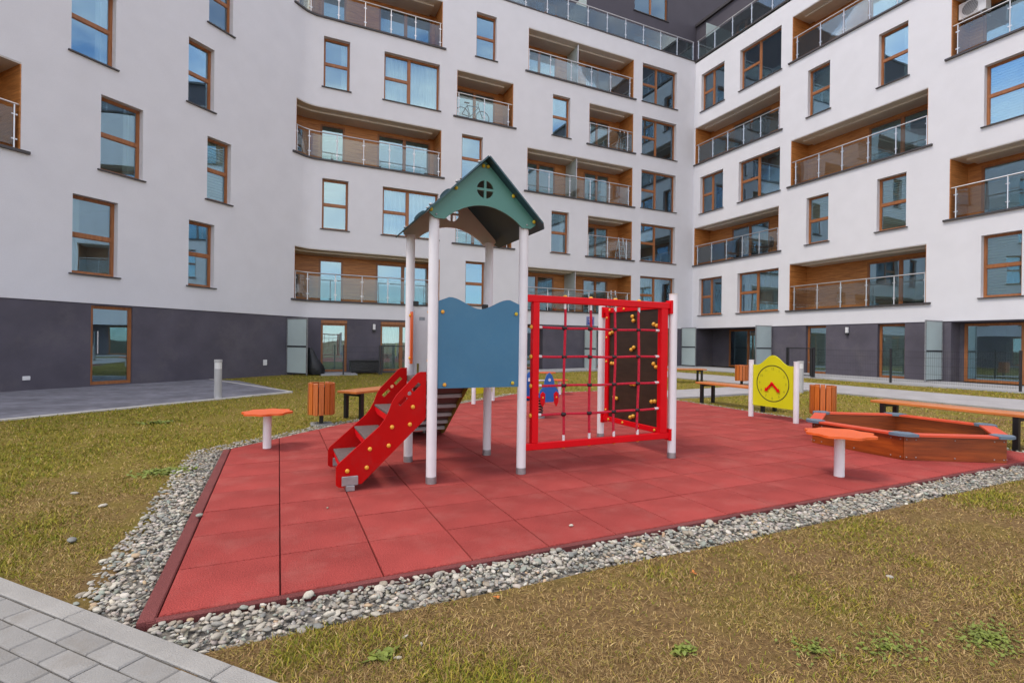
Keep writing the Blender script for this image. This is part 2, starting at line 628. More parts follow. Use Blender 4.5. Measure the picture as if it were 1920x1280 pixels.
def lump(material, n=10, m=7, r=1.0):
    b = MB().ball((0, 0, 0), r, n=n, m=m)
    me = bpy.data.meshes.new('cap')
    me.from_pydata(b.v, [], b.f)
    me.polygons.foreach_set('use_smooth', b.sm)
    bm = bmesh.new(); bm.from_mesh(me)
    bmesh.ops.remove_doubles(bm, verts=bm.verts, dist=1e-5)
    bmesh.ops.recalc_face_normals(bm, faces=bm.faces)
    bm.to_mesh(me); bm.free()
    me.materials.append(MATS[material])
    return me


def text_mesh(body, size, material, parent, name, fn, depth=0.003):
    cu = bpy.data.curves.new('t', 'FONT')
    cu.body = body
    cu.size = size
    cu.align_x = 'CENTER'
    cu.align_y = 'CENTER'
    cu.extrude = depth
    t = bpy.data.objects.new('t', cu)
    me = bpy.data.meshes.new_from_object(t)
    bpy.data.objects.remove(t)
    off = Vector(parent['_o'])
    for v in me.vertices:
        v.co = Vector(fn(v.co.x, v.co.y, v.co.z)) - off
    me.name = name
    me.materials.clear()
    me.materials.append(MATS[material])
    o = bpy.data.objects.new(name, me)
    COL.objects.link(o)
    o.parent = parent
    return o


def sstep(a, b, x):
    t = min(1, max(0, (x - a) / (b - a)))
    return t * t * (3 - 2 * t)


def gz(x, y):
    """lie of the land: level by the playground, a little higher along the right wing"""
    return 0.12 * sstep(9.0, 18.0, x)

# ================================================================ the apartment building
YC, XR = 21.4, 20.95
BR_, TL_ = 1.0, 0.368                       # radius and tangent length of the soft bend
LU = Vector((-0.7617, -0.6480))             # left wing runs this way from the bend
LN = Vector((-0.6480, 0.7617))              # into the building
BEND = Vector((0.99, YC))
ARC_C = Vector((0.99 + TL_, YC - BR_))      # centre of the bend, on the yard side
ANG = math.radians(40.39)
P_A, P_B = 0.99 + TL_, 0.99 + TL_ - BR_ * ANG


def w_left(p, d, z):
    """left wing, bend and centre wing as one run; p = X on the centre wing"""
    if p >= P_A:
        return (p, YC + d, z)
    if p > P_B:
        a = (P_A - p) / BR_
        r = BR_ + d
        return (ARC_C.x - r * math.sin(a), ARC_C.y + r * math.cos(a), z)
    s = TL_ + (P_B - p)
    q = BEND + LU * s + LN * d
    return (q.x, q.y, z)


def pl(s):
    """distance along the left wing from the bend -> p"""
    return P_B + TL_ - s


def w_right(p, d, z):
    return (XR + d, p, z)


def w_pent_c(p, d, z):
    return (p, YC + 2.0 + d, z)


def w_pent_r(p, d, z):
    return (XR + 2.0 + d, p, z)


def cuts(p0, p1, W):
    if W is not w_left:
        return [p0, p1]
    c = [p0] + [q for q in np.linspace(P_B, P_A, 10) if p0 + 0.01 < q < p1 - 0.01] + [p1]
    return list(c)


def wbox(mb, W, p0, p1, d0, d1, z0, z1, ch=0.0):
    c = cuts(p0, p1, W)
    if len(c) == 2:
        return mb.box(p0, p1, d0, d1, z0, z1, fn=W, ch=ch)
    n = len(c)
    vs, fs = [], []
    for q in c:
        vs += [W(q, d0, z0), W(q, d1, z0), W(q, d1, z1), W(q, d0, z1)]
    for i in range(n - 1):
        for k in range(4):
            fs.append((i * 4 + k, i * 4 + (k + 1) % 4, i * 4 + 4 + (k + 1) % 4, i * 4 + 4 + k))
    fs += [(0, 1, 2, 3), tuple((n - 1) * 4 + k for k in range(4))]
    return mb.add(vs, fs)


def wall_with_openings(W, p0, p1, z0, z1, ops, thick=0.30):
    mb = MB()
    ps = sorted(set([p0, p1] + [round(v, 4) for o in ops for v in o[:2]] + [round(v, 4) for v in cuts(p0, p1, W)]))
    zs = sorted(set([z0, z1] + [round(v, 4) for o in ops for v in o[2:4]]))
    ps = [p for p in ps if p0 - 1e-6 <= p <= p1 + 1e-6]
    zs = [z for z in zs if z0 - 1e-6 <= z <= z1 + 1e-6]

    def hole(i, j):
        if i < 0 or j < 0 or i >= len(ps) - 1 or j >= len(zs) - 1:
            return True
        a, b = (ps[i] + ps[i + 1]) / 2, (zs[j] + zs[j + 1]) / 2
        return any(o[0] < a < o[1] and o[2] < b < o[3] for o in ops)
    for i in range(len(ps) - 1):
        for j in range(len(zs) - 1):
            if hole(i, j):
                continue
            a, b, c, d = ps[i], ps[i + 1], zs[j], zs[j + 1]
            mb.add([W(a, 0, c), W(b, 0, c), W(b, 0, d), W(a, 0, d)], [(0, 1, 2, 3)])
            mb.add([W(a, thick, c), W(b, thick, c), W(b, thick, d), W(a, thick, d)], [(3, 2, 1, 0)])
            if hole(i - 1, j):
                mb.add([W(a, 0, c), W(a, 0, d), W(a, thick, d), W(a, thick, c)], [(0, 1, 2, 3)])
            if hole(i + 1, j):
                mb.add([W(b, 0, c), W(b, 0, d), W(b, thick, d), W(b, thick, c)], [(3, 2, 1, 0)])
            if hole(i, j - 1):
                mb.add([W(a, 0, c), W(b, 0, c), W(b, thick, c), W(a, thick, c)], [(3, 2, 1, 0)])
            if hole(i, j + 1):
                mb.add([W(a, 0, d), W(b, 0, d), W(b, thick, d), W(a, thick, d)], [(0, 1, 2, 3)])
    return mb


BLD = thing('apartment_building', (XR, YC, 0),
            'white rendered apartment block with dark ground storey, timber windows and recessed glazed loggias', 'building')

F1, F2, F3, F4, F5, ROOF = 2.85, 5.66, 8.46, 11.28, 14.11, 17.07
BAND = 2.18
# -- openings: (p0, p1, z0, z1)
win_left, log_left, win_right, log_right = [], [], [], []


def wl_(p0, p1, z0, z1, kind, extra=None):
    win_left.append((p0, p1, z0, z1, kind, extra))


def wr_(p0, p1, z0, z1, kind, extra=None):
    win_right.append((p0, p1, z0, z1, kind, extra))


for (s0, s1, z0, z1) in ((6.70, 7.70, 8.58, 10.57), (6.60, 7.63, 2.93, 4.96), (5.99, 7.03, 5.76, 7.76),
                         (3.90, 4.73, 8.58, 10.58), (3.83, 4.66, 2.93, 4.96), (3.28, 4.10, 5.75, 7.76),
                         (3.27, 4.10, 11.38, 13.38), (5.99, 7.03, 11.38, 13.38),
                         (9.6, 10.6, 8.58, 10.57), (10.2, 11.2, 2.93, 4.96), (13.6, 14.6, 5.75, 7.76),
                         (14.4, 15.4, 8.58, 10.57), (14.4, 15.4, 2.93, 4.96), (13.6, 14.6, 11.38, 13.38)):
    wl_(pl(s1), pl(s0), z0, z1, 'two')
wl_(1.50, 2.50, 11.36, 13.37, 'two'); wl_(1.50, 2.50, 5.72, 7.73, 'two')
wl_(3.87, 6.26, 11.35, 13.36, 'three', 'curtain'); wl_(3.87, 6.26, 5.72, 7.73, 'three', 'curtain')
wl_(7.94, 8.92, 14.16, 16.18, 'two'); wl_(7.31, 8.31, 8.55, 10.56, 'two'); wl_(7.55, 8.50, 2.95, 4.92, 'two')
wl_(11.91, 12.89, 11.35, 13.33, 'two'); wl_(11.91, 12.89, 5.68, 7.70, 'two')
for k, (z0, z1) in enumerate(((2.93, 4.91), (5.70, 7.70), (8.51, 10.53), (11.34, 13.34), (14.14, 16.17))):
    wl_(17.30, 19.65, z0, z1, 'three', 'blind' if k == 4 else None)
for k, (z0, z1) in enumerate(((2.92, 4.91), (8.49, 10.50), (14.09, 16.13))):
    wr_(19.35, 20.92, z0, z1, 'three_r', 'blind' if k == 1 else None)
    wr_(16.05, 18.36, z0, z1, 'three_r', (None, 'blind', 'curtain')[k])
for k, (z0, z1) in enumerate(((5.74, 7.77), (11.32, 13.36))):
    wr_(13.75, 14.73, z0, z1, 'two', 'half_blind' if k == 0 else None)
    wr_(10.84, 11.85, z0, z1, 'two', 'pale_blind' if k == 0 else None)
wr_(7.62, 8.63, 2.95, 4.99, 'two', 'pale_blind'); wr_(7.60, 8.60, 8.56, 10.56, 'two')
for y0 in (1.2, -4.5):
    for z0 in (2.93, 8.55):
        wr_(y0, y0 + 1.0, z0, z0 + 2.02, 'two')
    for z0 in (5.74, 11.34):
        wr_(y0 - 1.9, y0 - 0.9, z0, z0 + 2.02, 'two')

# loggias: p0, p1, floor, top, doors [(p0, p1, leaves)], posts, divider
PW = [0.50, 1.02, 2.05, 3.09, 4.14, 5.18, 6.27]
for fl, tp in ((F5, 16.18), (F3, 10.55), (F1, 4.90)):
    log_left.append((0.40, 6.36, fl, tp, [(1.48, 2.46, 1), (3.82, 6.18, 2)], PW, None))
for fl, tp in ((F4, 13.36), (F2, 7.73)):
    log_left.append((7.05, 9.80, fl, tp, [(7.25, 9.35, 2)], [7.16, 8.38, 9.58], None))
PD = [10.62, 11.78, 12.95, 14.14, 15.30, 16.52]
for fl, tp in ((F5, 16.18), (F3, 10.53), (F1, 4.90)):
    log_left.append((10.56, 16.72, fl, tp, [(10.75, 12.72, 2), (14.45, 16.05, 2)], PD, 13.35))
for fl, tp in ((F4, 13.35), (F2, 7.72)):
    log_left.append((14.00, 16.73, fl, tp, [(14.45, 16.0, 2)], [14.08, 15.23, 16.42], None))
log_left.append((pl(12.6), pl(8.66), 5.68, 7.76, [(pl(12.0), pl(9.9), 2)], [pl(12.5), pl(11.2), pl(9.9), pl(8.76)], None))
log_left.append((pl(12.6), pl(8.66), 11.30, 13.38, [(pl(12.0), pl(9.9), 2)], [pl(12.5), pl(11.2), pl(9.9), pl(8.76)], None))
for fl, tp in ((F4, 13.36), (5.68, 7.79)):
    log_right.append((16.08, 21.32, fl, tp, [(17.45, 19.75, 2)], [16.16, 17.16, 18.14, 19.13, 20.12, 21.12], None))
for fl, tp in ((F5, 16.18), (8.49, 10.58), (2.88, 5.00)):
    log_right.append((10.18, 15.50, fl, tp, [(10.35, 12.83, 2)], [10.24, 11.24, 12.23, 13.24, 14.23, 15.30], None))
for fl, tp in ((F4, 13.36), (5.70, 7.82)):
    log_right.append((4.60, 9.52, fl, tp, [(6.4, 9.12, 2)], [4.7, 5.8, 6.9, 8.0, 9.36], None))

P0L, P1L = pl(24.0), 20.95
P0R, P1R = -9.0, 21.4
opsL = [w[:4] for w in win_left] + [g[:4] for g in log_left]
opsR = [w[:4] for w in win_right] + [g[:4] for g in log_right]
wall_with_openings(w_left, P0L, P1L, BAND, ROOF, opsL).build('wall', 'plaster', BLD)
wall_with_openings(w_right, P0R, P1R, BAND + 0.03, ROOF, opsR).build('wall', 'plaster', BLD)
# dark ground storey, set back 25 mm
gl_ops = [(pl(7.19), pl(6.19), 0.02, 2.13), (1.52, 2.52, 0.03, 2.10), (3.86, 5.60, 0.03, 2.10),
          (7.6, 8.5, 0.03, 2.10), (9.85, 11.55, 0.03, 2.16), (14.4, 16.6, 0.03, 2.16), (17.6, 19.4, 0.03, 2.12)]
gr_ops = [(17.02, 21.12, 0.13, 2.19), (13.80, 14.70, 0.13, 2.17), (10.84, 11.78, 0.13, 2.17), (4.4, 9.45, 0.13, 2.19)]


def w_left_b(p, d, z): return w_left(p, d + 0.025, z)
def w_right_b(p, d, z): return w_right(p, d + 0.025, z)


_cuts0 = cuts
def cuts(p0, p1, W):
    return _cuts0(p0, p1, w_left if W in (w_left, w_left_b) else W)


wall_with_openings(w_left_b, P0L, P1L + 0.02, -0.3, BAND - 0.004, gl_ops).build('base_wall', 'plaster_dark', BLD)
wall_with_openings(w_right_b, P0R, P1R + 0.02, -0.3, BAND + 0.026, gr_ops).build('base_wall', 'plaster_dark', BLD)

# rooms behind the windows: floors, inner walls, roof and back wall
rooms = MB()
fl_ = MB()
for z in (0.0, F1, F2, F3, F4, F5):
    wbox(fl_, w_left, P0L, 20.7, 1.24, 6.2, z - 0.22, z - 0.03)
    fl_.box(22.2, 27.2, P0R, 26.4, z - 0.225, z - 0.035)
fl_.build('floor_slab', 'room_floor', BLD)
wbox(rooms, w_left, P0L, 20.7, 4.6, 4.75, -0.2, ROOF - 0.1)
rooms.box(25.6, 25.75, P0R, 26.2, -0.2, ROOF - 0.1)
for q in (-12.5, -8.0, -4.4, 0.1, 3.2, 6.7, 10.2, 13.4, 17.0):
    wbox(rooms, w_left, q - 0.06, q + 0.06, 1.3, 4.6, -0.1, ROOF - 0.1)
for q in (-2, 3.5, 9.8, 12.9, 15.8, 18.8):
    rooms.box(XR + 1.3, 25.6, q - 0.06, q + 0.06, -0.1, ROOF - 0.1)
rooms.build('room_wall', 'room', BLD)
ce = MB()
for z in (F1, F2, F3, F4, F5, ROOF):
    wbox(ce, w_left, P0L, 20.62, 0.31, 4.6, z - 0.34, z - 0.26)
    ce.box(XR + 0.31, 25.6, P0R, 21.5, z - 0.34, z - 0.26)
ce.build('ceiling', 'room', BLD)
rf = MB()
wbox(rf, w_left, P0L, 20.94, 0.02, 6.3, ROOF - 0.12, ROOF - 0.02)
rf.box(XR, 27.3, P0R, 27.7, ROOF - 0.115, ROOF - 0.015)
rf.build('roof', 'floor_concrete', BLD)
cp_ = MB()
wbox(cp_, w_left, P0L, 20.94, -0.035, 0.25, ROOF + 0.0, ROOF + 0.04)
cp_.box(XR - 0.035, XR + 0.25, P0R, 21.36, ROOF + 0.002, ROOF + 0.042)
cp_.build('coping', 'sill_metal', BLD)
bk = MB()
wbox(bk, w_left, P0L, 20.9, 6.25, 6.4, -0.3, ROOF)
bk.box(27.25, 27.4, P0R, 27.7, -0.3, ROOF)
bk.box(20.7, 27.3, 27.7, 27.85, -0.3, ROOF)
bk.box(XR, 27.4, P0R - 0.15, P0R, -0.3, ROOF)
wbox(bk, w_left, P0L - 0.15, P0L, 0, 6.4, -0.3, ROOF)
bk.build('rear_wall', 'plaster', BLD)


def window(W, p0, p1, z0, z1, kind, extra, d=0.18):
    fr = MB()
    t, dd = 0.065, 0.07
    wbox(fr, W, p0, p1, d, d + dd, z1 - t, z1)
    wbox(fr, W, p0, p1, d, d + dd, z0, z0 + t)
    wbox(fr, W, p0, p0 + t, d, d + dd, z0 + t, z1 - t)
    wbox(fr, W, p1 - t, p1, d, d + dd, z0 + t, z1 - t)
    zm = z0 + (z1 - z0) * 0.50
    panes = []
    if kind == 'two':
        wbox(fr, W, p0 + t, p1 - t, d, d + dd, zm - 0.05, zm + 0.05)
        panes = [(p0 + t, p1 - t, z0 + t, zm - 0.05), (p0 + t, p1 - t, zm + 0.05, z1 - t)]
    elif kind == 'door':
        panes = [(p0 + t, p1 - t, z0 + t, z1 - t)]
    elif kind == 'double':
        pm = (p0 + p1) / 2
        wbox(fr, W, pm - 0.055, pm + 0.055, d, d + dd, z0 + t, z1 - t)
        panes = [(p0 + t, pm - 0.055, z0 + t, z1 - t), (pm + 0.055, p1 - t, z0 + t, z1 - t)]
    else:
        if kind == 'three':
            pm = p0 + (p1 - p0) * 0.45
            sp = (p0 + t, pm - 0.055); fp = (pm + 0.055, p1 - t)
        else:
            pm = p1 - (p1 - p0) * 0.46
            sp = (pm + 0.055, p1 - t); fp = (p0 + t, pm - 0.055)
        wbox(fr, W, pm - 0.055, pm + 0.055, d, d + dd, z0 + t, z1 - t)
        wbox(fr, W, sp[0], sp[1], d, d + dd, zm - 0.05, zm + 0.05)
        panes = [(sp[0], sp[1], z0 + t, zm - 0.05), (sp[0], sp[1], zm + 0.05, z1 - t), (fp[0], fp[1], z0 + t, z1 - t)]
    # sash beads
    for a, b, c, e in panes:
        for q in ((a, a + 0.02, c, e), (b - 0.02, b, c, e), (a + 0.02, b - 0.02, c, c + 0.02), (a + 0.02, b - 0.02, e - 0.02, e)):
            wbox(fr, W, q[0], q[1], d + 0.02, d + 0.05, q[2], q[3])
    fo = fr.build('window' if kind not in ('door', 'double') else 'glazed_door', 'frame_wood', BLD, weld=False)
    for a, b, c, e in panes:
        wbox(MB(), W, a + 0.01, b - 0.01, d + 0.03, d + 0.036, c + 0.01, e - 0.01).build('pane', 'glass', fo)
    if kind not in ('door', 'double'):
        wbox(MB(), W, p0 - 0.07, p1 + 0.07, -0.06, d, z0 - 0.035, z0 - 0.002).build('sill', 'sill_metal', fo)
    if extra in ('drape_l', 'drape_r'):
        wd = (p1 - p0) * 0.30
        a_, b_ = (p0 + 0.05, p0 + wd) if extra == 'drape_l' else (p1 - wd, p1 - 0.05)
        vs, fs = [], []
        n = 14
        for i in range(n + 1):
            p = a_ + (b_ - a_) * i / n
            q = d + 0.22 + 0.04 * math.sin(i * 1.7)
            vs += [W(p, q, z0 + 0.03), W(p, q, z1 - 0.03)]
        for i in range(n):
            fs.append((2 * i, 2 * i + 2, 2 * i + 3, 2 * i + 1))
        MB().add(vs, fs, True).build('curtain', 'curtain', fo)
    elif extra == 'curtain':
        vs, fs = [], []
        n = int((p1 - p0) / 0.025)
        for i in range(n + 1):
            p = p0 + 0.06 + (p1 - p0 - 0.12) * i / n
            q = d + 0.22 + 0.035 * math.sin(i * 0.9) + 0.02 * math.sin(i * 0.37 + 1)
            vs += [W(p, q, z0 + 0.03), W(p, q, z1 - 0.03)]
        for i in range(n):
            fs.append((2 * i, 2 * i + 2, 2 * i + 3, 2 * i + 1))
        MB().add(vs, fs, True).build('curtain', 'curtain', fo)
    elif extra:
        zz = z0 + 0.04 if extra != 'half_blind' else zm - 0.06
        mb = MB()
        step = 0.09
        z = zz
        while z < z1 - 0.07:
            mb.add([W(p0 + 0.05, d + 0.10, z), W(p1 - 0.05, d + 0.10, z), W(p1 - 0.05, d + 0.13, z + step * 0.86),
                    W(p0 + 0.05, d + 0.13, z + step * 0.86)], [(0, 1, 2, 3)])
            z += step
        mb.build('blind', 'blind' if extra == 'blind' else 'blind_pale', fo)
    return fo


wr_rng = random.Random(4)


def dress(w):
    """some of the plain windows have drapes or a blind"""
    if w[5] is None:
        r = wr_rng.random()
        w = w[:5] + ('drape_l' if r < 0.2 else 'drape_r' if r < 0.4 else 'pale_blind' if r < 0.5 else 'half_blind' if r < 0.6 else
                     'curtain' if r < 0.68 else None,)
    return w


for w in win_left:
    window(w_left, *dress(w))
for w in win_right:
    window(w_right, *dress(w))

DEP = 1.15


def railing(W, posts, fl, parent, p0, p1, d=0.06, h=1.07, handle=True):
    hr = MB()
    c = cuts(p0 + 0.02, p1 - 0.02, W)
    hr.tube([W(q, d, fl + h) for q in c], 0.024, 8)
    hr.build('handrail', 'steel', parent)
    for q in posts:
        b = MB()
        b.tube([W(q, d, fl + 0.002), W(q, d, fl + h - 0.02)], 0.021, 8)
        b.tube([W(q, d, fl + 0.002), W(q, d, fl + 0.015)], 0.05, 10)
        for z in (fl + 0.24, fl + 0.82):
            wbox(b, W, q - 0.055, q + 0.055, d - 0.014, d + 0.014, z - 0.018, z + 0.018)
        b.build('railing_post', 'steel', parent)
    ends = [p0 + 0.005] + list(posts) + [p1 - 0.005]
    for a, b in zip(ends[:-1], ends[1:]):
        if b - a < 0.22:
            continue
        wbox(MB(), W, a + 0.035, b - 0.035, d - 0.005, d + 0.005, fl + 0.09, fl + 0.96).build('glass_panel', 'glass_rail', parent)


def loggia(W, p0, p1, fl, tp, doors, posts, divider):
    lin = MB()
    wbox(lin, W, p0 + 0.001, p0 + 0.022, 0.012, DEP, fl + 0.02, tp - 0.03)
    wbox(lin, W, p1 - 0.022, p1 - 0.001, 0.012, DEP, fl + 0.02, tp - 0.03)
    # back wall between and above the doors
    zt = tp - 0.22
    edges = [p0]
    for a, b, _ in doors:
        edges += [a, b]
    edges.append(p1)
    for i in range(0, len(edges), 2):
        if edges[i + 1] - edges[i] > 0.02:
            wbox(lin, W, edges[i], edges[i + 1], DEP, DEP + 0.06, fl, tp)
    for a, b, _ in doors:
        wbox(lin, W, a, b, DEP, DEP + 0.06, zt, tp)
    lo = lin.build('loggia', 'cladding', BLD, weld=False)
    so = MB()
    wbox(so, W, p0 + 0.001, p1 - 0.001, 0.012, DEP, tp - 0.03, tp - 0.002)
    wbox(so, W, p0 + 0.022, p1 - 0.30, 0.40, DEP, tp - 0.10, tp - 0.031)
    so.build('soffit', 'soffit', lo)
    f2 = MB()
    wbox(f2, W, p0 + 0.001, p1 - 0.001, 0.012, DEP + 0.06, fl - 0.02, fl + 0.018)
    f2.build('floor', 'floor_concrete', lo)
    wbox(MB(), W, p0 - 0.16, p1 + 0.16, -0.07, 0.011, fl - 0.045, fl + 0.02).build('sill', 'sill_metal', lo)
    railing(W, posts, fl + 0.02, lo, p0, p1)
    if divider:
        dv = MB()
        wbox(dv, W, divider - 0.012, divider + 0.012, 0.13, DEP - 0.02, fl + 0.10, tp - 0.06)
        dv.build('divider_screen', 'frosted', lo)
        dr = MB()
        wbox(dr, W, divider - 0.02, divider + 0.02, 0.09, 0.13, fl + 0.02, tp - 0.03)
        dr.build('divider_post', 'steel', lo)
    for a, b, leaves in doors:
        window(W, a, b, fl + 0.02, zt, 'door' if leaves == 1 else 'double', None, d=DEP - 0.01)
    # small ceiling lamp lead
    lm = MB()
    q = p0 + (p1 - p0) * 0.55
    x = W(q, 0.35, tp - 0.03)
    lm.tube([x, (x[0], x[1], x[2] - 0.09)], 0.012, 6)
    lm.build('lamp_holder', 'white_plastic', lo)
    return lo


for g in log_left:
    loggia(w_left, *g)
for g in log_right:
    loggia(w_right, *g)

# ground storey doors
gd = window(w_left_b, pl(7.19), pl(6.19), 0.02, 2.13, 'door', None, d=0.06)
hx = w_left_b(pl(7.02), 0.02, 0.85)
MB().tube([hx, (hx[0], hx[1], 1.45)], 0.016, 8).build('pull_handle', 'steel', gd)
for (a, b, k) in ((1.52, 2.52, 'door'), (3.86, 5.60, 'double'), (7.6, 8.5, 'door'), (17.6, 19.4, 'double')):
    o = window(w_left_b, a, b, 0.03, 1.97, k, {1.52: 'blind', 3.86: 'curtain'}.get(a), d=0.10)
    wbox(MB(), w_left_b, a, b, 0.02, 0.20, 1.972, 2.098).build('shutter_box', 'frame_wood', o)
for (a, b) in ((13.80, 14.70), (10.84, 11.78)):
    window(w_right_b, a, b, 0.13, 2.17, 'door', 'pale_blind', d=0.14)


def recess(W, a, b, z0, z1, door, dep=1.25):
    mb = MB()
    wbox(mb, W, a + 0.001, a + 0.02, 0.0, dep, z0, z1 - 0.02)
    wbox(mb, W, b - 0.02, b - 0.001, 0.0, dep, z0, z1 - 0.02)
    wbox(mb, W, a, b, 0.0, dep, z1 - 0.02, z1 - 0.001)
    if door[0] > a + 0.05:
        wbox(mb, W, a, door[0], dep, dep + 0.05, z0, z1)
    if b > door[1] + 0.05:
        wbox(mb, W, door[1], b, dep, dep + 0.05, z0, z1)
    wbox(mb, W, door[0], door[1], dep, dep + 0.05, z1 - 0.06, z1)
    mb.build('recess', 'plaster_dark', BLD, weld=False)
    window(W, door[0], door[1], z0 + 0.02, z1 - 0.06, 'double', None, d=dep - 0.03)


recess(w_right_b, 17.02, 21.12, 0.13, 2.19, (17.5, 19.95))
recess(w_right_b, 4.4, 9.45, 0.13, 2.19, (6.2, 9.28), 0.55)
recess(w_left_b, 9.85, 11.55, 0.03, 2.16, (10.0, 11.4), 0.5)
recess(w_left_b, 14.4, 16.6, 0.03, 2.16, (14.7, 16.4), 0.8)

# set-back dark top storey with its terrace
pc_ops = [(18.28, 20.70, 20.40, 22.2), (18.28, 20.40, ROOF + 0.12, 19.15), (11.9, 13.25, ROOF + 0.12, 19.25), (7.0, 9.2, ROOF + 0.12, 19.25)]
wall_with_openings(w_pent_c, -6.0, 27.35, ROOF - 0.02, 23.6, pc_ops).build('penthouse_wall', 'render_pent', BLD)
pr_ops = [(19.25, 20.45, ROOF + 0.12, 19.15), (14.6, 16.6, ROOF + 0.12, 19.15)]
wall_with_openings(w_pent_r, P0R, 23.38, ROOF - 0.01, 20.62, pr_ops).build('penthouse_wall', 'render_pent', BLD)
for o in pc_ops:
    window(w_pent_c, *o, 'double', None, d=0.1)
wbox(MB(), w_pent_c, 18.2, 20.78, -0.06, 0.1, 20.36, 20.398).build('sill', 'sill_metal', BLD)
for o in pr_ops:
    window(w_pent_r, *o, 'double', None, d=0.1)
MB().box(22.83, 27.4, P0R, 23.36, 20.63, 20.78).build('penthouse_roof', 'sill_metal', BLD)
MB().box(-6.0, 27.4, 23.35, 27.8, 23.61, 23.75).build('penthouse_roof', 'sill_metal', BLD)
bk2 = MB().box(-6.15, -6.0, 23.4, 27.8, ROOF, 23.6).box(-6.0, 27.3, 27.7, 27.8, ROOF + 0.01, 23.6).box(27.3, 27.4, 23.63, 27.7, ROOF + 0.01, 23.6)
bk2.build('penthouse_wall', 'render_pent', BLD)
tr = MB()
wbox(tr, w_left, 2.0, 20.9, 0.10, 0.12, ROOF + 0.045, ROOF + 0.06)
tr_o = tr.build('terrace_rail', 'steel', BLD)
railing(w_left, [2.3 + 1.16 * k for k in range(17)], ROOF + 0.06, tr_o, 2.2, 20.93, d=0.08)
tr2 = MB()
wbox(tr2, w_right, 2.0, 21.3, 0.10, 0.12, ROOF + 0.045, ROOF + 0.06)
tr2_o = tr2.build('terrace_rail', 'steel', BLD)
railing(w_right, [21.25 - 1.16 * k for k in range(16, -1, -1)], ROOF + 0.06, tr2_o, 2.4, 21.36, d=0.08)
for (x0, x1, y0, y1) in ((13.85, 13.88, 21.6, 23.38), (21.1, 22.9, 20.75, 20.78)):
    MB().box(x0, x1, y0, y1, ROOF + 0.06, 18.95).build('terrace_screen', 'frosted', BLD)
# cable outlets on the base
for s, z in ((8.5, 0.28), (1.86, 0.46)):
    mb = MB()
    wbox(mb, w_left_b, pl(s) - 0.07, pl(s) + 0.07, -0.03, 0.0, z - (0.05 if s > 5 else 0.10), z + (0.05 if s > 5 else 0.10), ch=0.008)
    mb.build('outlet_box', 'white_plastic', BLD)

# ================================================================ ground
PAD = [(-0.53, 2.78), (8.36, 2.78), (8.36, 11.45), (5.45, 11.45), (0.88, 8.09), (-0.55, 6.70)]
GRV = [(-0.92, 2.44), (8.66, 2.44), (8.66, 11.80), (5.30, 11.80), (0.64, 8.34), (-0.92, 6.82)]
K1, K2 = np.array([-1.35, 3.63]), np.array([0.08, 2.03])       # lawn side of the kerb
KD = (K2 - K1) / np.linalg.norm(K2 - K1)                        # along the kerb, to the right and nearer
KN = np.array([-KD[1], KD[0]])                                  # towards the lawn
if KN[0] < 0:
    KN = -KN


def in_poly(x, y, poly):
    x = np.asarray(x); y = np.asarray(y)
    r = np.zeros(x.shape, bool)
    n = len(poly)
    for i in range(n):
        x1, y1 = poly[i]; x2, y2 = poly[(i + 1) % n]
        c = ((y1 > y) != (y2 > y)) & (x < (x2 - x1) * (y - y1) / (y2 - y1 + 1e-12) + x1)
        r ^= c
    return r


def clip_poly(poly, f):
    """keep the side where f(p) >= 0"""
    out = []
    for i in range(len(poly)):
        a, b = poly[i], poly[(i + 1) % len(poly)]
        fa, fb = f(a), f(b)
        if fa >= 0:
            out.append(a)
        if (fa >= 0) != (fb >= 0):
            t = fa / (fa - fb)
            out.append((a[0] + (b[0] - a[0]) * t, a[1] + (b[1] - a[1]) * t))
    return out


def kerb_side(p):
    return (p[0] - K1[0]) * KN[0] + (p[1] - K1[1]) * KN[1]


def gz_np(x):
    t = np.clip((x - 9.0) / 9.0, 0, 1)
    return 0.12 * t * t * (3 - 2 * t)


def wave(x, y, seed, f):
    r = np.random.default_rng(seed)
    s = np.zeros(np.shape(x))
    for k in range(7):
        a = r.uniform(0, 2 * math.pi); w = f * r.uniform(0.5, 1.8); ph = r.uniform(0, 6.28)
        s = s + np.sin((x * math.cos(a) + y * math.sin(a)) * w + ph)
    return s / 7.0


def land_np(x, y):
    """height of the lawn surface"""
    return gz_np(x) - 0.035 + 0.012 * wave(x, y, 5, 2.6) + 0.006 * wave(x, y, 6, 9.0)


# one sheet, fine near the camera and coarse out to the horizon
def axis(a, b, step, far):
    c = list(np.arange(a, b + 1e-6, step))
    lo = [a - far * k for k in (1.0, 0.4, 0.12, 0.03)]
    hi = [b + far * k for k in (0.03, 0.12, 0.4, 1.0)]
    return np.array(lo + c + hi)


gx, gy = axis(-9, 22, 0.16, 400), axis(-3, 22, 0.16, 400)
GX, GY = np.meshgrid(gx, gy)
inside = (GX > -9.1) & (GX < 22.1) & (GY > -3.1) & (GY < 22.1)
GZ = np.where(inside, land_np(GX, GY), gz_np(GX) - 0.035)
# dug out under the rubber, the gravel and the paving
dug = in_poly(GX, GY, [(p[0] + (0.12 if p[0] < 3 else -0.12), p[1] + (0.12 if p[1] < 5 else -0.12)) for p in GRV]) | \
    (((GX - K1[0]) * KN[0] + (GY - K1[1]) * KN[1]) < -0.22)
GZ = np.where(dug & inside, GZ - 0.09, GZ)
nx, ny = len(gx), len(gy)
idx = np.arange(nx * ny).reshape(ny, nx)
quads = np.stack([idx[:-1, :-1], idx[:-1, 1:], idx[1:, 1:], idx[1:, :-1]], -1).reshape(-1, 4)


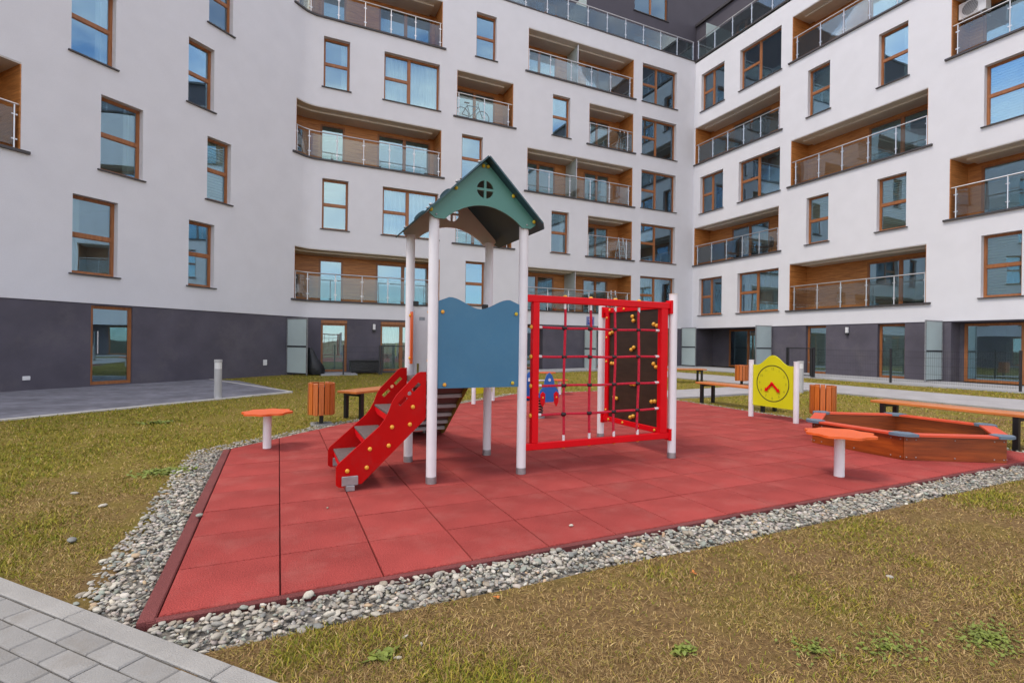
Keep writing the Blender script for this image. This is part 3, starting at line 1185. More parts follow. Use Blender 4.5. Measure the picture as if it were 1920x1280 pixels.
def np_mesh(name, verts, faces, material, cols=None, smooth=True, parent=None):
    me = bpy.data.meshes.new(name)
    nv, nf, k = len(verts), len(faces), faces.shape[1]
    me.vertices.add(nv)
    me.vertices.foreach_set('co', np.ascontiguousarray(verts, np.float32).ravel())
    me.loops.add(nf * k)
    me.loops.foreach_set('vertex_index', np.ascontiguousarray(faces, np.int32).ravel())
    me.polygons.add(nf)
    me.polygons.foreach_set('loop_start', np.arange(0, nf * k, k, dtype=np.int32))
    me.polygons.foreach_set('use_smooth', np.full(nf, smooth))
    if cols is not None:
        at = me.attributes.new('Col', 'FLOAT_COLOR', 'POINT')
        c4 = np.ones((nv, 4), np.float32)
        c4[:, :3] = cols
        at.data.foreach_set('color', c4.ravel())
    me.materials.append(MATS[material])
    me.update(calc_edges=True)
    me.validate()
    o = bpy.data.objects.new(name, me)
    COL.objects.link(o)
    if parent:
        o.parent = parent
    return o


ground = np_mesh('ground', np.stack([GX, GY, GZ], -1).reshape(-1, 3), quads, 'soil')
tag(ground, 'dry brown and olive lawn ground around the playground', 'ground', kind='structure')

# ---------------------------------------------------------------- rubber safety surface
pad = MB()
pad.prism([(p[0] + (0.01 if p[0] < 1 else -0.01), p[1] + 0.012) for p in PAD], [], lambda u, v, d: (u, v, d), -0.16, -0.03)
pad_o = tag(pad.build('rubber_playground_surface', 'rubber_edge'),
            'red rubber tile safety surface under the playground equipment', 'safety surface', kind='structure')
TS = 0.512
tile_x0, tile_y0 = -0.49, 2.775
full_me = None


def tile_mesh(poly):
    cx = sum(p[0] for p in poly) / len(poly); cy = sum(p[1] for p in poly) / len(poly)
    n = len(poly)
    area = abs(sum(poly[i][0] * poly[(i + 1) % n][1] - poly[(i + 1) % n][0] * poly[i][1] for i in range(n))) / 2
    sh = 0.005 / max(0.08, math.sqrt(area))
    vs = []
    for z, k in ((-0.04, 0.0), (-0.005, 0.0), (0.0, sh)):
        vs += [((p[0] - cx) * (1 - k), (p[1] - cy) * (1 - k), z) for p in poly]
    fs = [tuple(range(n))[::-1], tuple(range(2 * n, 3 * n))]
    for r in range(2):
        for i in range(n):
            fs.append((r * n + i, r * n + (i + 1) % n, (r + 1) * n + (i + 1) % n, (r + 1) * n + i))
    me = bpy.data.meshes.new('rubber_tile')
    me.from_pydata(vs, [], fs)
    me.materials.append(MATS['rubber'])
    return me, (cx, cy)


inner = [(p[0] + (0.04 if p[0] < 0 else -0.004), p[1] + (0.0 if p[1] < 3 else -0.004)) for p in PAD]
for i in range(18):
    for j in range(18):
        x0, y0 = tile_x0 + i * TS, tile_y0 + j * TS
        g = 0.0035
        sq = [(x0 + g, y0 + g), (x0 + TS - g, y0 + g), (x0 + TS - g, y0 + TS - g), (x0 + g, y0 + TS - g)]
        q = sq
        for a in range(len(inner)):
            p1_, p2_ = inner[a], inner[(a + 1) % len(inner)]
            q = clip_poly(q, lambda p: (p2_[0] - p1_[0]) * (p[1] - p1_[1]) - (p2_[1] - p1_[1]) * (p[0] - p1_[0]))
            if len(q) < 3:
                break
        if len(q) < 3:
            continue
        if q == sq:
            if full_me is None:
                full_me = tile_mesh(sq)[0]
            me, c = full_me, (x0 + TS / 2, y0 + TS / 2)
        else:
            me, c = tile_mesh(q)
        inst(me, 'rubber_tile', (c[0], c[1], random.uniform(-0.0025, 0.002)), pad_o,
             rot=(random.uniform(-0.003, 0.003), random.uniform(-0.003, 0.003), 0))
# sloping edge strips
es = MB()
n = len(PAD)
for i in range(n):
    a, b = Vector(PAD[i]), Vector(PAD[(i + 1) % n])
    t = (b - a).normalized()
    nn = Vector((t.y, -t.x))
    if i == n - 1:
        continue
    wi = 0.018
    q = [a, b, b + nn * wi, a + nn * wi]
    top = [(p.x, p.y, z) for p, z in zip(q, (-0.008, -0.008, -0.020, -0.020))]
    bot = [(p.x, p.y, -0.12) for p in q]
    es.add(top + bot, [(0, 1, 2, 3), (7, 6, 5, 4), (0, 4, 5, 1), (1, 5, 6, 2), (2, 6, 7, 3), (3, 7, 4, 0)])
es.box(-0.568, -0.4965, 2.765, 6.72, -0.10, -0.006, ch=0.006)
es.build('edge_strip', 'rubber_edge', pad_o, weld=False)

# ---------------------------------------------------------------- gravel border
gpoly = clip_poly(GRV, lambda p: kerb_side(p))
gb = MB().prism(gpoly, [PAD[::-1]], lambda u, v, d: (u, v, d), -0.115, -0.055)
grv_o = tag(gb.build('gravel_bed', 'gravel_base'), 'bed of grey river gravel around the rubber surface', 'gravel bed',
            kind='structure')


def ico(sub):
    bm = bmesh.new()
    bmesh.ops.create_icosphere(bm, subdivisions=sub, radius=1.0)
    v = np.array([p.co[:] for p in bm.verts]); f = np.array([[q.index for q in fc.verts] for fc in bm.faces])
    bm.free()
    return v, f


ICO1, ICO2 = ico(1), ico(2)
pal = np.array([(0.335, 0.325, 0.305), (0.25, 0.25, 0.24), (0.38, 0.36, 0.325), (0.46, 0.44, 0.40), (0.28, 0.25, 0.21),
                (0.19, 0.20, 0.20), (0.36, 0.33, 0.30), (0.42, 0.32, 0.22), (0.54, 0.52, 0.49), (0.25, 0.28, 0.26)])
palw = np.array([.2, .14, .16, .1, .1, .1, .08, .03, .04, .05])
palw = palw / palw.sum()


def pebble_xy(nt):
    xs, ys = rng.uniform(-1.1, 8.8, nt), rng.uniform(2.2, 11.95, nt)
    k = in_poly(xs, ys, gpoly) & ~in_poly(xs, ys, [(p[0] + (-0.05 if p[0] < 0 else 0.01), p[1] + (-0.02 if p[1] < 3 else 0.01)) for p in PAD])
    # ragged outer rim
    e = 0.05 * wave(xs, ys, 21, 9) - 0.015
    far = in_poly(xs + e, ys + e, gpoly)
    k &= far | (rng.random(nt) < 0.25)
    return xs[k], ys[k]


px_, py_ = pebble_xy(290000)
npb = len(px_)
dist = np.hypot(px_, py_)
order = np.argsort(dist)
px_, py_, dist = px_[order], py_[order], dist[order]
keep = rng.random(npb) < np.clip(1.15 - dist / 16.0, 0.28, 1.0) * 1.05
px_, py_, dist = px_[keep], py_[keep], dist[keep]
npb = len(px_)
L_ = np.exp(rng.normal(math.log(0.0120), 0.34, npb)).clip(0.006, 0.028)
W_ = L_ * rng.uniform(0.5, 0.9, npb)
T_ = L_ * rng.uniform(0.28, 0.52, npb)
PZ = -0.055 + T_ * 0.8 + rng.uniform(0, 0.028, npb)
ROT = rng.uniform(0, 2 * math.pi, npb)
TX, TY = rng.normal(0, 0.28, npb), rng.normal(0, 0.28, npb)
PC = np.array([1.06, 1.03, 0.96]) * pal[rng.choice(len(pal), npb, p=palw)] * rng.uniform(0.85, 1.18, (npb, 1)) * rng.uniform(0.95, 1.05, (npb, 3))


def bake(idx, base, warp):
    V, Fc = base
    n, nv = len(idx), len(V)
    j = 1 + warp * rng.normal(0, 1, (n, nv, 1)).clip(-2, 2)
    P = V[None] * j * np.stack([L_[idx], W_[idx], T_[idx]], -1)[:, None, :]
    cx, sx = np.cos(TX[idx])[:, None], np.sin(TX[idx])[:, None]
    y = P[..., 1] * cx - P[..., 2] * sx; z = P[..., 1] * sx + P[..., 2] * cx
    P[..., 1], P[..., 2] = y, z
    cx, sx = np.cos(TY[idx])[:, None], np.sin(TY[idx])[:, None]
    x = P[..., 0] * cx + P[..., 2] * sx; z = -P[..., 0] * sx + P[..., 2] * cx
    P[..., 0], P[..., 2] = x, z
    c, s = np.cos(ROT[idx])[:, None], np.sin(ROT[idx])[:, None]
    x = P[..., 0] * c - P[..., 1] * s; y = P[..., 0] * s + P[..., 1] * c
    P[..., 0], P[..., 1] = x, y
    P += np.stack([px_[idx], py_[idx], PZ[idx]], -1)[:, None, :]
    F = Fc[None] + (np.arange(n) * nv)[:, None, None]
    C = np.repeat(PC[idx][:, None, :], nv, 1)
    return P.reshape(-1, 3), F.reshape(-1, 3), C.reshape(-1, 3)


# the largest-looking 300 are pebbles of their own, the rest one mass
look = L_ / dist
# only those in front of the camera
fx = (px_ * math.cos(YAW) - py_ * math.sin(YAW)) / (px_ * math.sin(YAW) + py_ * math.cos(YAW))
look = np.where((np.abs(fx) < 1.03) & (PZ > -0.035), look, 0)
top = np.argsort(-look)[:300]
rest = np.setdiff1d(np.arange(npb), top)
shapes = []
for k in range(8):
    V, Fc = ICO2
    vv = V * (1 + 0.085 * rng.normal(0, 1, (len(V), 1)).clip(-2, 2))
    me = bpy.data.meshes.new('pebble')
    me.from_pydata(vv.tolist(), [], Fc.tolist())
    me.polygons.foreach_set('use_smooth', [True] * len(Fc))
    shapes.append(me)
m_, n_, l_, b_ = nodes_of('pebble_single')
oi = n_.new('ShaderNodeObjectInfo')
cr = n_.new('ShaderNodeValToRGB')
cr.color_ramp.interpolation = 'CONSTANT'
while len(cr.color_ramp.elements) < len(pal):
    cr.color_ramp.elements.new(0.5)
acc = 0
for e, c, w in zip(cr.color_ramp.elements, pal, palw):
    e.position = acc; e.color = (c[0] * 1.04, c[1] * 1.01, c[2] * 0.94, 1); acc += w
l_.new(oi.outputs['Random'], cr.inputs['Fac'])
tcn = n_.new('ShaderNodeTexCoord'); nzn = n_.new('ShaderNodeTexNoise')
nzn.inputs['Scale'].default_value = 2.2; nzn.inputs['Detail'].default_value = 6
l_.new(tcn.outputs['Object'], nzn.inputs['Vector'])
mrn = n_.new('ShaderNodeMapRange'); mrn.inputs['To Min'].default_value = 0.6; mrn.inputs['To Max'].default_value = 1.4
l_.new(nzn.outputs['Fac'], mrn.inputs['Value'])
vmn = n_.new('ShaderNodeVectorMath'); vmn.operation = 'SCALE'
l_.new(cr.outputs['Color'], vmn.inputs[0]); l_.new(mrn.outputs['Result'], vmn.inputs['Scale'])
l_.new(vmn.outputs['Vector'], b_.inputs['Base Color'])
b_.inputs['Roughness'].default_value = 0.75
MATS['pebble_single'] = m_
for me in shapes:
    me.materials.append(m_)
for k in top:
    inst(shapes[int(k) % 8], 'pebble', (px_[k], py_[k], PZ[k]), grv_o, rot=(TX[k], TY[k], ROT[k]), scale=(L_[k], W_[k], T_[k]))
near = rest[dist[rest] < 6.2]
farp = rest[dist[rest] >= 6.2]
a = bake(near, ICO2, 0.085)
b = bake(farp, ICO1, 0.07)
vv = np.concatenate([a[0], b[0]]); ff = np.concatenate([a[1], b[1] + len(a[0])]); cc = np.concatenate([a[2], b[2]])
mass = np_mesh('pebble_mass', vv, ff, 'pebble_mix', cc, True, grv_o)
mass['kind'] = 'stuff'

# ---------------------------------------------------------------- block pavement in the near left corner
pv = MB()
base = [K1 - KD * 9 - KN * 0.05, K1 + KD * 5.5 - KN * 0.05, K1 + KD * 5.5 - KN * 5.0, K1 - KD * 9 - KN * 5.0]
pv.prism([tuple(p) for p in base], [], lambda u, v, d: (u, v, d), -0.12, -0.034)
pv_o = tag(pv.build('pavement', 'joint_sand'), 'grey concrete block pavement with a flush kerb in the near left corner', 'pavement',
           kind='structure')


def kbox(a0, a1, b0, b1, z0, z1, ch):
    """a along the kerb, b away from the lawn"""
    me = MB().box(a0, a1, b0, b1, z0, z1, ch=ch)
    m = bpy.data.meshes.new('paver')
    m.from_pydata(me.v, [], me.f)
    return m


kang = math.atan2(KD[1], KD[0])
paver_me = kbox(-0.1065, 0.1065, -0.0515, 0.0515, -0.06, 0.0, 0.006)
paver_me.materials.append(MATS['paver'])
kerb_me = kbox(-0.497, 0.497, -0.046, 0.046, -0.10, 0.0, 0.005)
kerb_me.materials.append(MATS['kerb'])
for k in range(-9, 6):
    c = K1 + KD * (0.30 + k * 1.0) - KN * 0.048
    inst(kerb_me, 'kerb_stone', (c[0], c[1], -0.020 + random.uniform(-0.002, 0.002)), pv_o, rot=(0, 0, kang))
for r in range(34):
    for k in range(-36, 24):
        u = (k + (0.5 if r % 2 else 0.0)) * 0.2185
        c = K1 + KD * u - KN * (0.099 + 0.054 + r * 0.1085)
        # only where the picture could show them
        dd = c[0] * math.sin(YAW) + c[1] * math.cos(YAW)
        if dd < 0.55 or (c[0] * math.cos(YAW) - c[1] * math.sin(YAW)) / dd < -1.9:
            continue
        inst(paver_me, 'paver', (c[0], c[1], -0.024 + random.uniform(-0.0025, 0.002)), pv_o,
             rot=(random.uniform(-.006, .006), random.uniform(-.006, .006), kang + random.uniform(-.006, .006)))

# ---------------------------------------------------------------- yard paving, paths, terraces


def sheet(name, poly, z, material, label, cat, th=0.12):
    """flat paved area following the lie of the land"""
    mb = MB()
    # densify edges so the sheet can follow the slope
    pts = []
    for i in range(len(poly)):
        a, b = poly[i], poly[(i + 1) % len(poly)]
        m = max(1, int(math.dist(a, b) / 1.0))
        pts += [(a[0] + (b[0] - a[0]) * k / m, a[1] + (b[1] - a[1]) * k / m) for k in range(m)]
    mb.prism(pts, [], lambda u, v, d: (u, v, gz(u, v) + d), z - th, z)
    o = mb.build(name, material)
    return tag(o, label, cat, kind='structure')


def kerbs(parent, pts, z, material='kerb_pale', w=0.09, length=1.0, close=False):
    seq = list(zip(pts[:-1], pts[1:]))
    for a, b in seq:
        a, b = Vector(a), Vector(b)
        L = (b - a).length
        m = max(1, round(L / length))
        ang = math.atan2(b.y - a.y, b.x - a.x)
        for k in range(m):
            c = a + (b - a) * ((k + 0.5) / m)
            g = MB().box(-L / m / 2 + 0.003, L / m / 2 - 0.003, -w / 2, w / 2, -0.1, 0, ch=0.006)
            me = bpy.data.meshes.new('kerb_stone'); me.from_pydata(g.v, [], g.f); me.materials.append(MATS[material])
            inst(me, 'kerb_stone', (c.x, c.y, gz(c.x, c.y) + z), parent, rot=(0, 0, ang))


lw0 = w_left(pl(3.95), 0.02, 0)
lw1 = w_left(pl(20), 0.02, 0)
yard = sheet('yard_paving', [(lw1[0], lw1[1]), (-9.5, 5.9), (-3.90, 10.40), (0.30, 13.78), (lw0[0] + 0.9, lw0[1] - 0.9), (lw0[0], lw0[1])], -0.012, 'yard_paving',
             'slate grey block paving in front of the glazed entrance door', 'paving')
kerbs(yard, [(-9.5, 5.9), (-3.90, 10.40), (0.30, 13.78), (lw0[0] + 0.05, lw0[1] - 0.05)], -0.004)
path = sheet('path', [(13.55, -8.0), (15.65, -8.0), (15.65, 17.6), (13.55, 17.6)], 0.0, 'path_paving',
             'pale concrete footpath running along the right wing', 'path')
kerbs(path, [(13.52, 0.0), (13.52, 9.3)], 0.006, 'kerb')
kerbs(path, [(15.68, 0.0), (15.68, 17.6)], 0.006, 'kerb')
sheet('path', [(8.75, 9.42), (13.548, 9.42), (13.548, 11.0), (8.75, 11.0)], 0.002, 'path_paving',
      'short concrete path branching off behind the clock panel', 'path')
sheet('terrace', [(18.05, -6.0), (XR + 0.02, -6.0), (XR + 0.02, YC - 0.01), (18.05, YC - 0.01)], 0.012, 'terrace_paving',
      'pale paved terrace strip along the right wing', 'terrace')
sheet('terrace', [(9.6, 19.6), (18.04, 19.6), (18.04, YC + 0.02), (9.6, YC + 0.02)], 0.014, 'terrace_paving',
      'pale paved terrace strip below the double loggias', 'terrace')
sheet('terrace', [(1.45, 20.0), (2.75, 20.0), (2.75, YC + 0.02), (1.45, YC + 0.02)], 0.016, 'terrace_paving',
      'small paved doorstep beside the black planter', 'terrace')

# ================================================================ play tower
CAP_Y = lump('yellow_cap')
CAP_G = lump('yellow_green_cap')
CAP_GREY = lump('galvanised')
TX0, TX1, TY0, TY1 = 1.26, 2.16, 4.43, 5.32
tower = thing('play_tower', (1.71, 4.88, 0),
              'play tower with green gable roof, blue panel, red stairs, slide and red rope net', 'play tower')


def post(x, y, top, parent, r=0.046, sleeve=True, cap=False):
    b = MB().tube([(x, y, 0.0), (x, y, top)], r, 20)
    o = b.build('post', 'post_paint', parent)
    if sleeve:
        MB().tube([(x, y, 0.001), (x, y, 0.062)], r + 0.0025, 20).build('sleeve', 'galvanised', o)
    if cap:
        MB().tube([(x, y, top), (x, y, top + 0.008)], r + 0.004, 20).build('post_cap', 'hpl_brown', o)
    return o


for x, y in ((TX0, TY0), (TX1, TY0), (TX0, TY1), (TX1, TY1)):
    post(x, y, 2.40, tower)
post(4.045, 4.42, 1.84, tower, cap=True)
post(3.99, 5.73, 1.84, tower)

XZ = lambda u, v, d: (u, d, v)          # sheet standing across Y
YZ = lambda u, v, d: (d, u, v)          # sheet standing across X


def arcpts(cx, cz, r, a0, a1, n):
    return [(cx + r * math.cos(math.radians(a0 + (a1 - a0) * k / n)), cz + r * math.sin(math.radians(a0 + (a1 - a0) * k / n)))
            for k in range(n + 1)]


def quarter_holes(cx, cz, r=0.083, g=0.011):
    hs = []
    for q in range(4):
        a = q * 90
        off = math.degrees(math.asin(g / r))
        pts = arcpts(cx, cz, r, a + off, a + 90 - off, 6)
        sx, sz = (1, 1, -1, -1)[0 if q == 0 else q], 1
        ux = 1 if q in (0, 3) else -1
        uz = 1 if q in (0, 1) else -1
        pts.append((cx + ux * g, cz + uz * g))
        hs.append(pts)
    return hs


# wavy blue panel
top = []
for k in range(25):
    u = k / 24.0
    x = 1.305 + (2.118 - 1.305) * u
    z = 1.645 + 0.05 * math.cos((abs(u - 0.5) * 2 - 0.74) * 4.2) - 0.012
    if abs(u - 0.5) * 2 > 0.74:
        z = 1.683 - (abs(u - 0.5) * 2 - 0.74) * 0.16
    top.append((x, z))
blue = MB().prism([(1.307, 0.852), (2.116, 0.848)] + top[::-1], [], XZ, TY0 - 0.012, TY0 + 0.008).build('panel', 'hpl_blue', tower)
for x, z, me in ((1.345, 1.545, CAP_Y), (2.08, 1.55, CAP_G), (1.37, 0.885, CAP_Y), (2.05, 0.885, CAP_G)):
    inst(me, 'bolt_cap', (x, TY0 - 0.018, z), blue, scale=(0.018, 0.014, 0.018))
# brackets of the panel and of the far barrier
for x, y, z in ((1.315, TY1 - 0.01, 1.66), (2.11, TY1 - 0.01, 1.66)):
    MB().box(x - 0.03, x + 0.03, y - 0.03, y + 0.02, z - 0.012, z + 0.04, ch=0.004).build('bracket', 'black_paint', tower)

# deck
dk = MB().box(1.22, 2.2, 4.452, 5.36, 0.866, 0.92, ch=0.004)
dk.build('deck', 'tread', tower)

# roof: two gables and two boards
AX = 1.725
gab = [(AX, 2.955), (AX + 0.525, 2.452), (AX + 0.53, 2.415), (AX + 0.475, 2.375), (AX + 0.385, 2.375)]
arch = [(AX + 0.385 - 0.77 * k / 14.0, 2.375 + 0.165 * math.sin(math.pi * (k / 14.0)) ** 0.8) for k in range(1, 14)]
gab = gab + arch + [(AX - 0.385, 2.375), (AX - 0.475, 2.375), (AX - 0.53, 2.415), (AX - 0.525, 2.452)]
for y, m_g in ((TY0 - 0.055, 'hpl_green'), (TY1 + 0.05, 'hpl_brown')):
    g = MB().prism(gab, quarter_holes(AX, 2.69), XZ, y - 0.009, y + 0.009).build('gable', m_g, tower)
    s = -1 if y < 5 else 1
    for x, z in ((AX - 0.022, 2.905), (AX + 0.022, 2.905), (AX - 0.285, 2.665), (AX - 0.515, 2.445), (AX + 0.285, 2.665), (AX + 0.51, 2.445)):
        inst(CAP_G, 'bolt_cap', (x, y + s * 0.015, z), g, scale=(0.018, 0.014, 0.018))
    for x in (TX0, TX1):
        inst(CAP_GREY, 'bolt_cap', (x, y + s * 0.012, 2.408), g, scale=(0.009, 0.006, 0.009))
for s in (-1, 1):
    d0 = Vector((s * 0.70, -0.69)).normalized()
    up = Vector((-d0.y * s, d0.x * s)) if s > 0 else Vector((d0.y, -d0.x)) * -1
    nrm = Vector((s * 0.69, 0.70)).normalized()
    org = Vector((AX, 2.965))
    Lr = 0.84
    out = [(0.0, 4.27), (Lr - 0.06, 4.27), (Lr, 4.33), (Lr, 5.42), (Lr - 0.06, 5.48), (0.0, 5.48)]

    def rfn(u, v, d, org=org, d0=d0, nrm=nrm):
        p = org + d0 * u + nrm * d
        return (p.x, v, p.y)
    rb = MB().prism(out, [], rfn, 0.0, 0.014).build('roof_board', 'hpl_navy', tower)
    for u in (0.06, 0.36, 0.70):
        for v in (4.37, 5.37):
            p = org + d0 * u + nrm * 0.02
            inst(CAP_GREY, 'bolt_cap', (p.x, v, p.y), rb, scale=(0.02, 0.02, 0.014))
    if s < 0:
        for u in (0.30, 0.66):
            hump = arcpts(0, 0, 0.07, 0, 180, 10)

            def hfn(a, b, d, org=org, d0=d0, nrm=nrm, u=u):
                p = org + d0 * (u + a) + nrm * (0.014 + b * 0.35)
                return (p.x, 4.9 + d, p.y)
            MB().prism(hump, [], hfn, -0.01, 0.01).build('roof_ornament', 'hpl_navy', rb)

# rear barrier panels beside the slide, orange grab rails
for x0, x1 in ((1.305, 1.50), (1.93, 2.118)):
    c = (x0 + x1) / 2
    hw = (x1 - x0) / 2
    o_ = [(x0, 0.86), (x1, 0.86), (x1, 1.58)] + arcpts(c, 1.58, hw, 10, 170, 8) + [(x0, 1.58)]
    o_ = [(u, min(v, 1.58 + (v - 1.58) * 0.7) if v > 1.58 else v) for u, v in o_]
    MB().prism(o_, [], XZ, TY1 - 0.01, TY1 + 0.008).build('barrier_panel', 'white_plastic', tower)
MB().box(1.36, 1.42, TY1 - 0.0125, TY1 - 0.0105, 1.50, 1.535).build('type_plate', 'galvanised', tower)
for y in (5.235, 4.515):
    ro = [(y - 0.014, 1.04), (y + 0.014, 1.04), (y + 0.022, 1.10), (y + 0.022, 1.55), (y + 0.012, 1.585), (y - 0.012, 1.585), (y - 0.022, 1.55), (y - 0.022, 1.10)]
    r_ = MB().prism(ro, [], YZ, TX0 - 0.012, TX0 + 0.012).build('grab_rail', 'orange_hpl', tower)
    for z in (1.545, 1.10):
        inst(CAP_Y, 'bolt_cap', (TX0 - 0.016, y, z), r_, scale=(0.014, 0.018, 0.018))

# stairs
st = [(0.45, 0.055), (0.475, 0.035), (0.512, 0.035), (0.53, 0.055), (0.53, 0.085), (0.615, 0.085), (0.63, 0.05), (0.66, 0.05), (1.215, 0.58),
      (1.215, 1.0), (1.165, 1.0), (1.13, 0.985), (0.95, 0.80), (0.915, 0.745), (0.885, 0.66), (0.85, 0.59), (0.805, 0.53), (0.47, 0.235), (0.45, 0.205)]


def diam(cx, cz, a, b, n=4, rot=45):
    c_, s_ = math.cos(math.radians(rot)), math.sin(math.radians(rot))
    if n == 4:
        pts = [(-a, -b), (a, -b), (a, b), (-a, b)]
    else:
        pts = [(a * math.cos(6.283 * k / 8), a * math.sin(6.283 * k / 8)) for k in range(8)]
    return [(cx + p * c_ - q * s_, cz + p * s_ + q * c_) for p, q in pts]


holes = [diam(1.125, 0.865, 0.045, 0.017), diam(1.065, 0.81, 0.019, 0.019, 8), diam(1.005, 0.745, 0.045, 0.017)]
for y in (4.475, 5.235):
    stairs_o = MB().prism(st, holes, XZ, y - 0.011, y + 0.011).build('stair_stringer', 'red_paint', tower)
    s = -1 if y < 5 else 1
    for x, z in ((0.54, 0.17), (0.725, 0.342), (0.912, 0.52), (1.095, 0.69), (0.70, 0.185), (0.885, 0.36), (1.07, 0.535)):
        inst(CAP_Y, 'bolt_cap', (x, y + s * 0.014, z), stairs_o, scale=(0.0185, 0.012, 0.0185))
    if y > 5:
        inst(CAP_Y, 'bolt_cap', (0.54, y - 0.014, 0.105), stairs_o, scale=(0.0185, 0.012, 0.0185))
    f_ = MB().box(0.495, 0.628, y - 0.022 * 1, y + 0.022, 0.045, 0.125, ch=0.004)
    f_.box(0.53, 0.60, y - 0.03, y + 0.03, 0.0, 0.046, ch=0.004)
    f_.build('foot_plate', 'galvanised', stairs_o)
for k in range(3):
    zt, x0 = 0.215 + 0.21 * k, 0.50 + 0.195 * k
    tr_ = MB().box(x0, x0 + 0.23, 4.488, 5.222, zt - 0.022, zt, ch=0.003).build('tread', 'tread', tower)
    ris = [(4.488, zt - 0.023), (5.222, zt - 0.023), (5.222, zt - 0.06), (5.10, zt - 0.085), (4.61, zt - 0.085), (4.488, zt - 0.06)]
    MB().prism(ris, [], YZ, x0 + 0.006, x0 + 0.022).build('riser', 'red_steel', tr_)

# slide, leaving the back of the tower
def slide_z(y):
    if y < 5.50:
        return 0.92
    z = 0.92 - 0.735 * (y - 5.57)
    if y < 5.66:
        z = 0.92 - 0.735 * 0.09 * ((y - 5.50) / 0.16) ** 2
    if y > 6.62:
        z = max(z, 0.075 + 0.075 * max(0.0, (6.80 - y) / 0.18) ** 2)
    return z


prof = [(y, slide_z(y)) for y in np.linspace(5.30, 7.08, 30)]
ch = MB()
v_, f_ = [], []
for y, z in prof:
    v_ += [(1.36, y, z), (2.06, y, z), (2.06, y, z - 0.012), (1.36, y, z - 0.012)]
for i in range(len(prof) - 1):
    for k in range(4):
        f_.append((i * 4 + k, i * 4 + (k + 1) % 4, i * 4 + 4 + (k + 1) % 4, i * 4 + 4 + k))
f_ += [(0, 1, 2, 3), tuple((len(prof) - 1) * 4 + k for k in range(4))]
slide_o = ch.add(v_, f_, True).build('slide', 'stainless', tower)
low = [(y, z - 0.075) for y, z in prof]
side = [(y, z + 0.12) for y, z in prof] + [(y, max(0.012, z)) for y, z in low[::-1]]
for x in (1.34, 2.062):
    MB().prism(side, [], YZ, x, x + 0.018).build('slide_side', 'olive_side', slide_o)
for y in (5.50, 5.72, 5.94, 6.14, 6.32, 6.48, 6.62):
    z = slide_z(y)
    MB().box(1.36, 2.06, y - 0.014, y + 0.014, z - 0.058, z - 0.0125, ch=0.004).build('slide_rib', 'pale_grey', slide_o)
MB().tube([(1.55, 6.95, 0.0), (1.55, 6.95, 0.065)], 0.022, 10).tube([(1.87, 6.95, 0.0), (1.87, 6.95, 0.065)], 0.022, 10).build('slide_foot', 'galvanised', slide_o)

# rope net in a red frame
NY = 4.43
fr = MB()
fr.box(2.195, 4.01, NY - 0.03, NY + 0.03, 1.675, 1.745, ch=0.006)
fr.box(2.195, 4.01, NY - 0.03, NY + 0.03, 0.222, 0.290, ch=0.006)
fr.box(2.262, 2.328, NY - 0.031, NY + 0.031, 0.289, 1.676, ch=0.006)
fr.box(3.862, 3.952, NY - 0.031, NY + 0.031, 0.289, 1.676, ch=0.006)
fr.box(3.985, 4.012, NY - 0.045, NY + 0.045, 1.62, 1.77).box(3.985, 4.012, NY - 0.045, NY + 0.045, 0.20, 0.33)
net = fr.build('climbing_net_frame', 'red_steel', tower, weld=False)
VX, HZ = (2.635, 2.945, 3.255, 3.570), (1.43, 1.14, 0.85, 0.56)


def sag(x, z):
    return -0.018 * math.sin(math.pi * (x - 2.33) / 1.53) * (0.4 + (1.5 - z))


for i, x in enumerate(VX):
    pts = [(x + 0.006 * math.sin(z * 5 + i), NY + 0.004 * math.sin(z * 4), z) for z in np.linspace(0.33, 1.635, 14)]
    MB().tube(pts, 0.0135, 8).build('rope', 'red_rope', net)
    for z0, z1 in ((0.29, 0.345), (1.62, 1.676)):
        MB().tube([(x, NY, z0), (x, NY, z1)], 0.0145, 10).build('rope_ferrule', 'white_plastic', net)
    inst(CAP_Y, 'bolt_cap', (x, NY, 1.747), net, scale=(0.024, 0.024, 0.016))
    inst(CAP_Y, 'bolt_cap', (x, NY, 0.220), net, scale=(0.02, 0.02, 0.012))
for j, z in enumerate(HZ):
    pts = [(x, NY + 0.014, z + 0.35 * sag(x, z) + 0.003 * math.sin(x * 9 + j)) for x in np.linspace(2.37, 3.82, 18)]
    MB().tube(pts, 0.0125, 8).build('rope', 'red_rope', net)
    for x0, x1 in ((2.328, 2.378), (3.812, 3.862)):
        MB().tube([(x0, NY + 0.014, z), (x1, NY + 0.014, z)], 0.0145, 10).build('rope_ferrule', 'white_plastic', net)
    inst(CAP_Y, 'bolt_cap', (2.255, NY, z), net, scale=(0.016, 0.022, 0.022))
    inst(CAP_Y, 'bolt_cap', (3.957, NY, z), net, scale=(0.014, 0.018, 0.018))
    for x in VX:
        k_ = lump('knot') if 'KNOT' not in globals() else KNOT
        KNOT = k_
        inst(KNOT, 'knot', (x, NY + 0.006, z + 0.35 * sag(x, z)), net, scale=(0.031, 0.028, 0.024))

